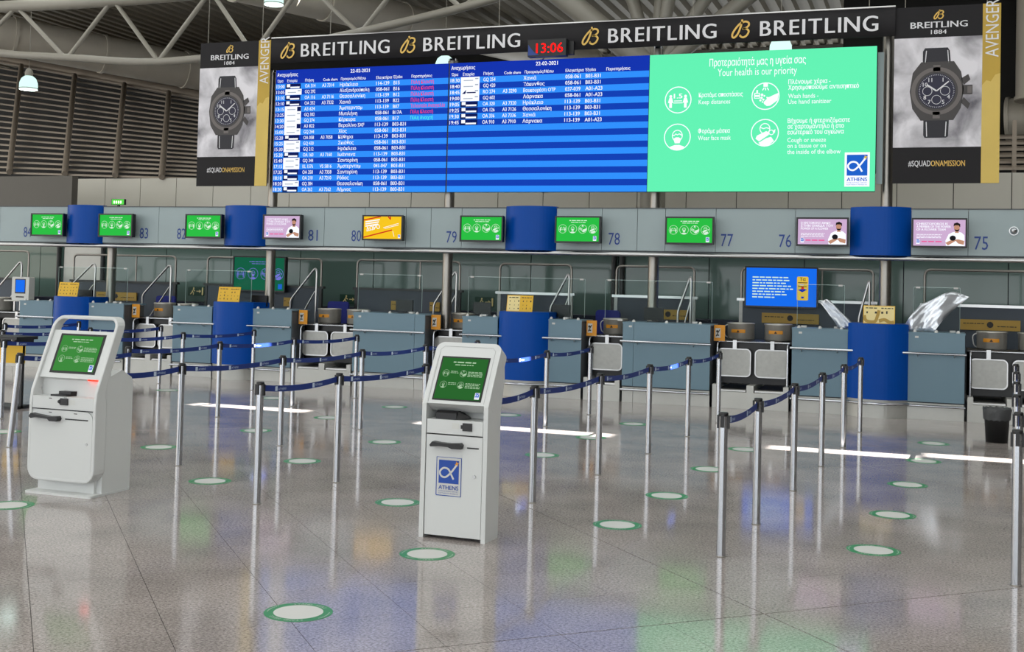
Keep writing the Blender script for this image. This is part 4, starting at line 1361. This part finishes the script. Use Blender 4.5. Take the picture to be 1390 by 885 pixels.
# ================================================================== FLOOR STICKERS
st0 = None
STK = [(-3.22, 5.78, 'round green-edged floor sticker nearest the camera'), (-3.14, 7.36, 'round floor sticker just in front of the right kiosk'), (-6.73, 7.46, 'round floor sticker cut by the left edge near the left kiosk'),
       (-.34, 8.85, 'nearest round floor sticker of the right-hand queue lane'), (-.25, 10.33, 'second round floor sticker of the right-hand queue lane'), (-.16, 12.03, 'third round floor sticker of the right-hand queue lane'), (-.02, 13.82, 'fourth round floor sticker of the right-hand queue lane by the sun strip'), (.09, 15.52, 'farthest round floor sticker of the right-hand queue lane'),
       (-2.22, 8.89, 'nearest round floor sticker of the lane right of the right kiosk'), (-2.14, 10.33, 'second round floor sticker of the lane right of the right kiosk'), (-2.07, 12.05, 'third round floor sticker of the lane right of the right kiosk'), (-1.96, 13.75, 'fourth round floor sticker of the lane right of the right kiosk'),
       (-4.1, 8.96, 'nearest round floor sticker of the lane behind the right kiosk'), (-3.88, 12.15, 'second visible round floor sticker of the lane behind the right kiosk'), (-3.81, 13.85, 'third visible round floor sticker of the lane behind the right kiosk by the sun strip'), (-3.69, 15.52, 'farthest round floor sticker of the lane behind the right kiosk'),
       (-6.01, 9.12, 'nearest round floor sticker right of the left kiosk'), (-5.88, 10.54, 'second round floor sticker in the lane right of the left kiosk'), (-5.78, 12.23, 'third round floor sticker in the lane right of the left kiosk'), (-5.5, 15.61, 'farthest round floor sticker beside the right edge of the right kiosk'),
       (-7.67, 10.66, 'nearest round floor sticker in the lane behind the left kiosk'), (-7.54, 12.37, 'second round floor sticker in the lane behind the left kiosk'), (-7.45, 14.0, 'third round floor sticker in the lane behind the left kiosk'), (-7.28, 15.7, 'farthest round floor sticker in the lane behind the left kiosk'),
       (-9.88, 10.83, 'round floor sticker beside the tilted post at the left edge'), (-9.37, 15.83, 'far round floor sticker beyond the left sun patch'), (-11.37, 16.0, 'far round floor sticker below the desk of number 82')]
for x, y, lb_ in STK:
    if st0 is None:
        o = st0 = thing('floor_sticker', lb_, 'floor sticker', (x, y, 0), group='round distance stickers on the floor')
        r0, r1, nn = .187, .135, 40
        MB().prism([(r0 * math.cos(2 * math.pi * k / nn), r0 * math.sin(2 * math.pi * k / nn)) for k in range(nn)], 0, .0012, 'z').build('green_disc', 'green', st0)
        MB().prism([(r1 * math.cos(2 * math.pi * k / nn), r1 * math.sin(2 * math.pi * k / nn)) for k in range(nn)], .0012, .002, 'z').build('white_disc', 'paper', st0)
        g = MB()
        for a0 in (90, 270):
            s_ = 'STAND HERE'
            for i, c_ in enumerate(s_):
                if c_ == ' ':
                    continue
                a = math.radians(a0 + 36 - i * 8)
                tv_, tf_, tw_ = text_geo(c_, 0.0)
                ro = .148
                for_v = []
                for px, py in tv_:
                    lx, ly = (px - tw_ / 2) * .03, py * .03 + ro
                    for_v.append((lx * math.sin(a) + ly * math.cos(a), -lx * math.cos(a) + ly * math.sin(a), .0016))
                g.add(for_v, tf_)
        for a0 in (0, 180):
            for k in range(-4, 5):
                a, b_ = math.radians(a0 + k * 5 - 1.6), math.radians(a0 + k * 5 + 1.6)
                g.add([(r * math.cos(q), r * math.sin(q), .0016) for r, q in ((.166, a), (.172, a), (.172, b_), (.166, b_))], [(0, 1, 2, 3)])
        g.build('lettering', 'paper', st0)
    else:
        o = copy_tree(st0)
        o.location = (x, y, 0)
        o['label'] = lb_

# ================================================================== BELT POSTS
ROWS = [('in the row at the right edge', [(.55, 8.19), (.64, 9.45), (.74, 11.15), (.85, 12.85), (.96, 14.55), (1.06, 16.25)]),
        ('in the row ending at the rightmost blue pillar', [(-1.31, 8.17), (-1.24, 9.41), (-1.14, 11.15), (-1.03, 12.84), (-.92, 14.53), (-.82, 16.25)]),
        ('in the row running back right of the right kiosk', [(-3.17, 8.45), (-3.10, 9.47), (-2.99, 11.16), (-2.88, 12.85), (-2.78, 14.58), (-2.68, 16.25)]),
        ('in the row passing left of the right kiosk', [(-5.08, 8.38), (-5.0, 9.59), (-4.88, 11.27), (-4.75, 13.0), (-4.64, 14.64), (-4.52, 16.3)]),
        ('in the row starting behind the left kiosk', [(-6.86, 8.66), (-6.76, 9.72), (-6.64, 11.4), (-6.53, 13.11), (-6.42, 14.8), (-6.3, 16.45)]),
        ('in the row starting left of the left kiosk', [(-8.97, 9.92), (-8.8, 11.58), (-8.69, 13.31), (-8.55, 14.98), (-8.35, 16.56)]),
        ('in the row entering at the left edge below number 84', [(-10.8, 11.78), (-10.65, 13.45), (-10.5, 15.1), (-10.32, 16.78)]),
        ('in the far row below number 83', [(-12.5, 13.6), (-12.35, 15.3), (-12.2, 16.9)]),
        ('in the farthest row at the left edge', [(-14.2, 15.5), (-14.05, 17.1)])]
ORD = ['nearest', 'second', 'third', 'fourth', 'fifth', 'sixth']
mesh_cache = {}


def shared(key, fn, m):
    if key not in mesh_cache:
        mb = fn()
        me = bpy.data.meshes.new(key)
        me.from_pydata(mb.v, [], mb.f)
        me.polygons.foreach_set('use_smooth', mb.sm)
        me.materials.append(M[m])
        mesh_cache[key] = me
    return mesh_cache[key]


def f_post():
    return MB().cyl((0, 0, .006), (0, 0, .965), .031, 20)


def f_foot():
    return MB().lathe([(.0, .0), (.036, 0), (.036, .004), (.0315, .007)], 20)


def f_cap():
    return MB().lathe([(.0315, .955), (.033, .96), (.033, .975), (.028, .982), (0, .983)], 20)


def f_head():
    b_ = MB()
    for s_ in (-1, 1):
        b_.box(s_ * .034 - .008, s_ * .034 + .008, -.013, .013, .872, .962)
        b_.box(-.012, .012, s_ * .036 - .009, s_ * .036 + .009, .88, .962)
    return b_


for rn, pts in ROWS:
    for i, (x, y) in enumerate(pts):
        last = i == len(pts) - 1
        nxt = pts[i + 1] if not last else None
        if nxt:
            d = Vector((nxt[0] - x, nxt[1] - y, 0))
        else:
            d = Vector((x - pts[i - 1][0], y - pts[i - 1][1], 0))
        rz = math.atan2(d.y, d.x) - math.pi / 2
        od = ORD[i] if not last else 'farthest'
        lb_ = f'{od} steel belt post {rn}'
        if rn.startswith('in the row starting left') and i == 0:
            lb_ = 'slightly tilted steel belt post beside the left kiosk at left edge'
        t = thing('belt_post', lb_, 'belt post', (x, y, 0), rz, 'steel queue posts with blue belts')
        link('post', shared('post', f_post, 'chrome'), t)
        link('foot_ring', shared('foot_ring', f_foot, 'darksteel'), t)
        link('cap', shared('cap', f_cap, 'black'), t)
        link('belt_head', shared('belt_head', f_head, 'black'), t)
        if nxt:
            L_ = d.length - .092
            g = MB()
            n_ = 8
            vv = []
            for k in range(n_ + 1):
                u_ = k / n_
                sag = -.03 * 4 * u_ * (1 - u_)
                for zz, th in ((.902, 0), (.952, 0), (.952, .002), (.902, .002)):
                    vv.append((-.001 + th, .046 + L_ * u_, zz + sag))
            ff = []
            for k in range(n_):
                for q in range(4):
                    ff.append((k * 4 + q, k * 4 + (q + 1) % 4, k * 4 + 4 + (q + 1) % 4, k * 4 + 4 + q))
            be = g.add(vv, ff).build('belt', 'beltblue', t)
            pr = MB()
            m_ = max(2, int(L_ / .42))
            for side in (-.0025, .0025):
                for k in range(m_):
                    yc = .04 + L_ * (k + .3) / m_
                    for kk in range(2):
                        a, b_ = (yc, yc + .035) if kk == 0 else (yc + .045, yc + .16)
                        u_ = ((a + b_) / 2 - .04) / L_
                        sag = -.03 * 4 * u_ * (1 - u_)
                        z0, z1 = (.908, .946) if kk == 0 else (.918, .934)
                        if kk == 0:
                            pr.add([(side, a, z0 + sag), (side, b_, z0 + sag), (side, b_, z1 + sag), (side, a, z1 + sag)], [(0, 1, 2, 3)])
                        else:
                            tv_, tf_, tw_ = text_geo('ATHENS', 0.0, 1)
                            # reads along the belt from either side
                            pr.add([(side, (a + px / tw_ * .115) if side > 0 else (b_ - px / tw_ * .115), .916 + py * .028 + sag) for px, py in tv_], tf_)
            pr.build('belt_print', 'beltprint', be)
        if rn.startswith('in the row starting left') and i == 0:
            t.rotation_euler = (-.02, .085, rz)

# ================================================================== KIOSKS
def lettering_kiosk(scr, w, h, y, x0=0, z0=0):
    g = MB()
    words(g, x0 - .25 * w, x0 + .28 * w, z0 + h * .88, h * .04, y, 1)
    words(g, x0 - .2 * w, x0 + .2 * w, z0 + h * .82, h * .028, y, 2)
    for k, (a, b_) in enumerate(((-.36, .62), (.02, .62), (-.36, .34), (.02, .34))):
        icon(g, (0, 2, 1, 3)[k], x0 + a * w, z0 + b_ * h, w * .075, y)
        for j in range(2 if k in (0, 2) else 4):
            words(g, x0 + (a + .1) * w, x0 + (a + (.27 if k in (0, 2) else .42)) * w, z0 + (b_ + .04 - .035 * j) * h, h * .02, y, 30 + k * 5 + j)
    g.build('health_pictograms', 's_kicon', scr)
    athens_logo(scr, x0 + w * .43, z0 + h * .1, w * .1, y - .001, True)


# --- right kiosk
k2 = thing('check_in_kiosk', 'boxy white self check-in kiosk with airport logo on its door', 'kiosk', (-3.155, 7.82, 0), math.radians(-1.5))
PF = [(0, 0), (0, .95), (.012, .975), (.185, 1.28), (.30, 1.215), (.31, 1.12), (.262, .97), (.245, .88), (.245, 0)]
for s_ in (-1, 1):
    a, b_ = (s_ * .255, s_ * .222)
    MB().prism(PF, min(a, b_), max(a, b_), 'x').build('side_panel', 'white', k2)
MB().box(-.222, .222, .03, .24, .02, .72).build('cabinet', 'white', k2)
MB().box(-.222, .222, .2, .24, .72, .98).build('recess_back', 'white', k2)
dr = MB().box(-.216, .216, .006, .03, .025, .735).build('door', 'white', k2)
MB().cyl((.16, .006, .46), (.16, -.002, .46), .012, 12).build('lock', 'steel', dr)
athens_logo(dr, -.035, .445, .19, .004, False)
MB().prism([(-.17, .668), (-.15, .692), (-.1, .686), (-.02, .684), (.06, .69), (.075, .675), (.07, .65), (.0, .648), (-.03, .66), (-.1, .662), (-.165, .655)], -.045, .006).build('printer_mouth', 'black', dr)
MB().rect(.1, .19, .652, .662, .004).build('ticket_slot', 'black', dr)
MB().box(-.216, .216, .006, .2, .745, .845).build('drawer', 'white', k2)
MB().box(.065, .135, -.006, .01, .775, .83).build('camera_block', 'black', k2)
MB().box(.05, .068, -.004, .01, .79, .815).build('camera_nub', 'black', k2)
MB().rect(-.02, .035, .785, .825, .004).build('instruction_sticker', 'whitegrey', k2)
MB().prism([(.03, .845), (.15, .845), (.16, .87), (.14, .9), (.06, .905), (.03, .89)], -.16, 0.0, 'x').add([(0, .03, .845), (0, .15, .845), (.09, .09, .85), (0, .06, .9), (0, .14, .895), (.09, .09, .862)], [(0, 1, 2), (3, 4, 5), (0, 2, 5, 3), (1, 4, 5, 2)]).build('card_reader', 'black', k2)
# sloping head
ang = math.atan2(.215, .38)
hp = [(-.256, 0), (.256, 0), (.256, .43)] + [(.196 + .06 * math.cos(q), .43 + .06 * math.sin(q)) for q in [math.pi / 2 * k / 6 for k in range(1, 7)]] + [(-.196 - .06 * math.sin(q), .43 + .06 * math.cos(q)) for q in [math.pi / 2 * k / 6 for k in range(0, 6)]] + [(-.256, .43)]
hd = MB().prism(hp, 0, .125).build('screen_housing', 'white', k2, (0, .006, .958))
hd.rotation_euler = (-ang, 0, 0)
MB().box(-.222, .222, .01, .11, .0, .03).build('head_lip', 'white', k2, (0, .02, .95))
MB().rect(-.19, .19, .025, .375, -.002).build('bezel', 'black', hd)
scr = MB().rect(-.178, .178, .037, .362, -.004).build('screen', 's_kgreen', hd)
lettering_kiosk(scr, .356, .325, -.0055, 0, .037)
g = MB()
g.stroke([(-.215, .01), (-.215, .43), (-.19, .455), (.19, .455), (.215, .43), (.215, .01)], .0022, -.002)
g.build('panel_seam', 'inkgrey', hd)
MB().tube(smooth_path([(-.255, 0, 0), (-.255, .0, .0), (.255, 0, 0)], .01), .003, 4).build('base_line', 'inkgrey', k2, (0, 0, .004))
MB().prism([(.13, .97), (.18, 1.2), (.30, 1.21), (.31, 1.12), (.262, .97)], -.222, .222, 'x').build('rear_panel', 'white', k2)

# --- left kiosk
k1 = thing('check_in_kiosk', 'rounded white self check-in kiosk with carrying loop on top', 'kiosk', (-6.69, 7.97, 0))
MB().prism(rrect(0, .235, .66, .51, .02), 0, .018, 'z').build('base_plate', 'white', k1)
MB().box(-.27, .27, .1, .46, .018, .16).build('foot', 'white', k1)
MB().prism([(.13, .12), (.13, .95), (.34, 1.02), (.47, .95), (.49, .9), (.49, .018), (.13, .018)], -.322, .322, 'x').build('rear_body', 'white', k1)
# continuous loop frame: side bands that lean back, joined over the top
KN, LEAN = .82, .27


def yz(s_):
    """front profile as function of height"""
    return .06 if s_ <= KN else .06 + (s_ - KN) / (1.45 - KN) * LEAN


Wk = .335
nb = 8
outer = []
zs = [.22, .5, KN - .06, KN + .03, 1.0, 1.2, 1.36]
path = [(-Wk, z) for z in zs] + [(-Wk + .09 * (1 - math.cos(a)), 1.36 + .1 * math.sin(a)) for a in [math.pi / 2 * k / 5 for k in range(1, 6)]]
path += [(-p[0], p[1]) for p in reversed(path)]
# close around the bottom with rounded corners
path += [(Wk - .1 * (1 - math.cos(a)), .22 - .11 * math.sin(a)) for a in [math.pi / 2 * k / 5 for k in range(1, 6)]]
path += [(-Wk + .1 * (1 - math.cos(a)), .22 - .11 * math.sin(a)) for a in [math.pi / 2 * k / 5 for k in range(5, 0, -1)]]
TH = .03
cxm, czm = 0, .78
inner = []
npth = len(path)
for i, p in enumerate(path):
    a, b_ = Vector(path[i - 1]), Vector(path[(i + 1) % npth])
    tg = (b_ - a).normalized()
    nn_ = Vector((tg.y, -tg.x))
    if nn_.dot(Vector((cxm - p[0], czm - p[1]))) < 0:
        nn_ = -nn_
    inner.append((p[0] + nn_.x * TH, p[1] + nn_.y * TH))


def depth_at(z):
    return .14 if z < .8 else .1


vv, ff = [], []
for i in range(npth):
    for (px, pz), off in ((path[i], 0), (inner[i], 0), (inner[i], 1), (path[i], 1)):
        y0 = yz(path[i][1])
        vv.append((px, y0 - .055 + off * depth_at(pz), pz))
for i in range(npth):
    j = (i + 1) % npth
    for q in range(4):
        ff.append((i * 4 + q, i * 4 + (q + 1) % 4, j * 4 + (q + 1) % 4, j * 4 + q))
lo = MB().add(vv, ff).build('loop_frame', 'white', k1)
bv = lo.modifiers.new('b', 'BEVEL')
bv.width = .008
bv.segments = 2
bv.limit_method = 'ANGLE'
# lower front
MB().box(-.306, .306, .02, .13, .16, .7).build('front_body', 'white', k1)
MB().box(-.26, .26, .03, .13, .12, .17).build('front_body_lower', 'white', k1)
dr = MB().prism(rrect(0, .405, .612, .57, .07), .006, .022).build('door', 'white', k1)
MB().cyl((.255, .006, .43), (.255, -.002, .43), .011, 12).build('lock', 'steel', dr)
MB().prism([(-.29, .635), (-.27, .66), (-.24, .655), (-.1, .64), (-.01, .645), (.0, .625), (-.01, .605), (-.08, .605), (-.1, .622), (-.22, .63), (-.27, .618)], -.05, .006).build('printer_mouth', 'black', dr)
MB().rect(.035, .265, .618, .628, .004).rect(-.13, -.1, .668, .674, .004).rect(.12, .155, .668, .674, .004).build('ticket_slot', 'black', dr)
MB().box(-.304, .304, .012, .2, .7, .8).build('drawer', 'white', k1)
MB().box(-.304, .304, .008, .012, .692, .699).build('drawer_gap', 'black', k1)
MB().box(-.02, .055, .0, .014, .735, .79).build('camera_block', 'black', k1)
MB().prism([(-.04, .755), (-.02, .745), (-.02, .782), (-.04, .77)], -.004, .014).build('camera_nub', 'black', k1)
MB().rect(.065, .125, .74, .78, .011).build('instruction_sticker', 'whitegrey', k1)
MB().rect(-.14, -.11, .782, .788, .011).rect(.01, .04, .793, .798, .011).build('small_marks', 'black', k1)
MB().box(-.304, .304, .2, .22, .7, 1.05).build('recess_back', 'white', k1)
MB().prism([(-.15, .04), (.0, .05), (.06, .17), (-.08, .17)], .8, .815, 'z').prism([(-.1, .08), (.02, .08), (.06, .17), (-.06, .17)], .815, .84, 'z').build('passport_reader', 'black', k1)
ang = math.atan2(LEAN, 1.45 - KN)
hd = MB().box(-.305, .305, 0, .05, 0, .42).build('screen_housing', 'white', k1, (0, .06 + .13 * math.tan(ang) - .03, .95))
hd.rotation_euler = (-ang, 0, 0)
MB().box(-.304, .304, .1, .26, .945, .965).build('recess_roof', 'white', k1)
MB().rect(-.225, .235, .04, .39, -.002).build('bezel', 'black', hd)
scr = MB().rect(-.2, .21, .06, .372, -.004).build('screen', 's_kgreen2', hd)
lettering_kiosk(scr, .41, .312, -.0055, .005, .06)
MB().box(.17, .27, .1, .15, .935, .945).build('barcode_scanner_light', 's_scan', k1)

# ================================================================== BIN AND SIZER
t = thing('waste_bin', 'black waste bin with grey liner by the right edge', 'bin', (.84, 16.12, 0))
MB().lathe([(.0, .005), (.125, .005), (.13, 0), (.155, .4), (.16, .41), (.15, .41), (.122, .02), (0, .02)], 28).build('bucket', 'bin', t)
pf = []
g = MB()
nn = 40
for zz, rr_ in ((.28, .158), (.34, .163), (.41, .172), (.43, .168), (.425, .15), (.36, .135)):
    pf.append([((rr_ + .004 * math.sin(k * 5.1 + zz * 40)) * math.cos(2 * math.pi * k / nn), (rr_ + .004 * math.sin(k * 5.1 + zz * 40)) * math.sin(2 * math.pi * k / nn), zz + .008 * math.sin(k * 2.3 + zz * 9)) for k in range(nn)])
g.add([p for r_ in pf for p in r_], [(i * nn + k, i * nn + (k + 1) % nn, (i + 1) * nn + (k + 1) % nn, (i + 1) * nn + k) for i in range(5) for k in range(nn)], True).build('liner', 'bag', t)
t = thing('baggage_sizer', 'yellow baggage sizer with black top frame at the left edge', 'baggage sizer', (-11.75, 12.75, 0))
for xx in (-.38, .38):
    MB().box(xx - .02, xx + .02, -.02, .02, 0, .9).build('leg', 'black', t)
MB().box(-.45, .45, -.2, .2, .92, .96).build('top_frame', 'black', t)
MB().box(-.4, .4, -.03, .03, .6, .86).build('yellow_panel', 'yellow', t)
MB().box(-.4, .4, -.2, .2, 0, .04).build('base', 'black', t)
MB().box(-.02, .02, -.18, .18, .86, .92).build('brace', 'black', t)
MB().box(-.4, -.36, -.18, .18, .86, .92).build('brace', 'black', t)
MB().box(.36, .4, -.18, .18, .86, .92).build('brace', 'black', t)
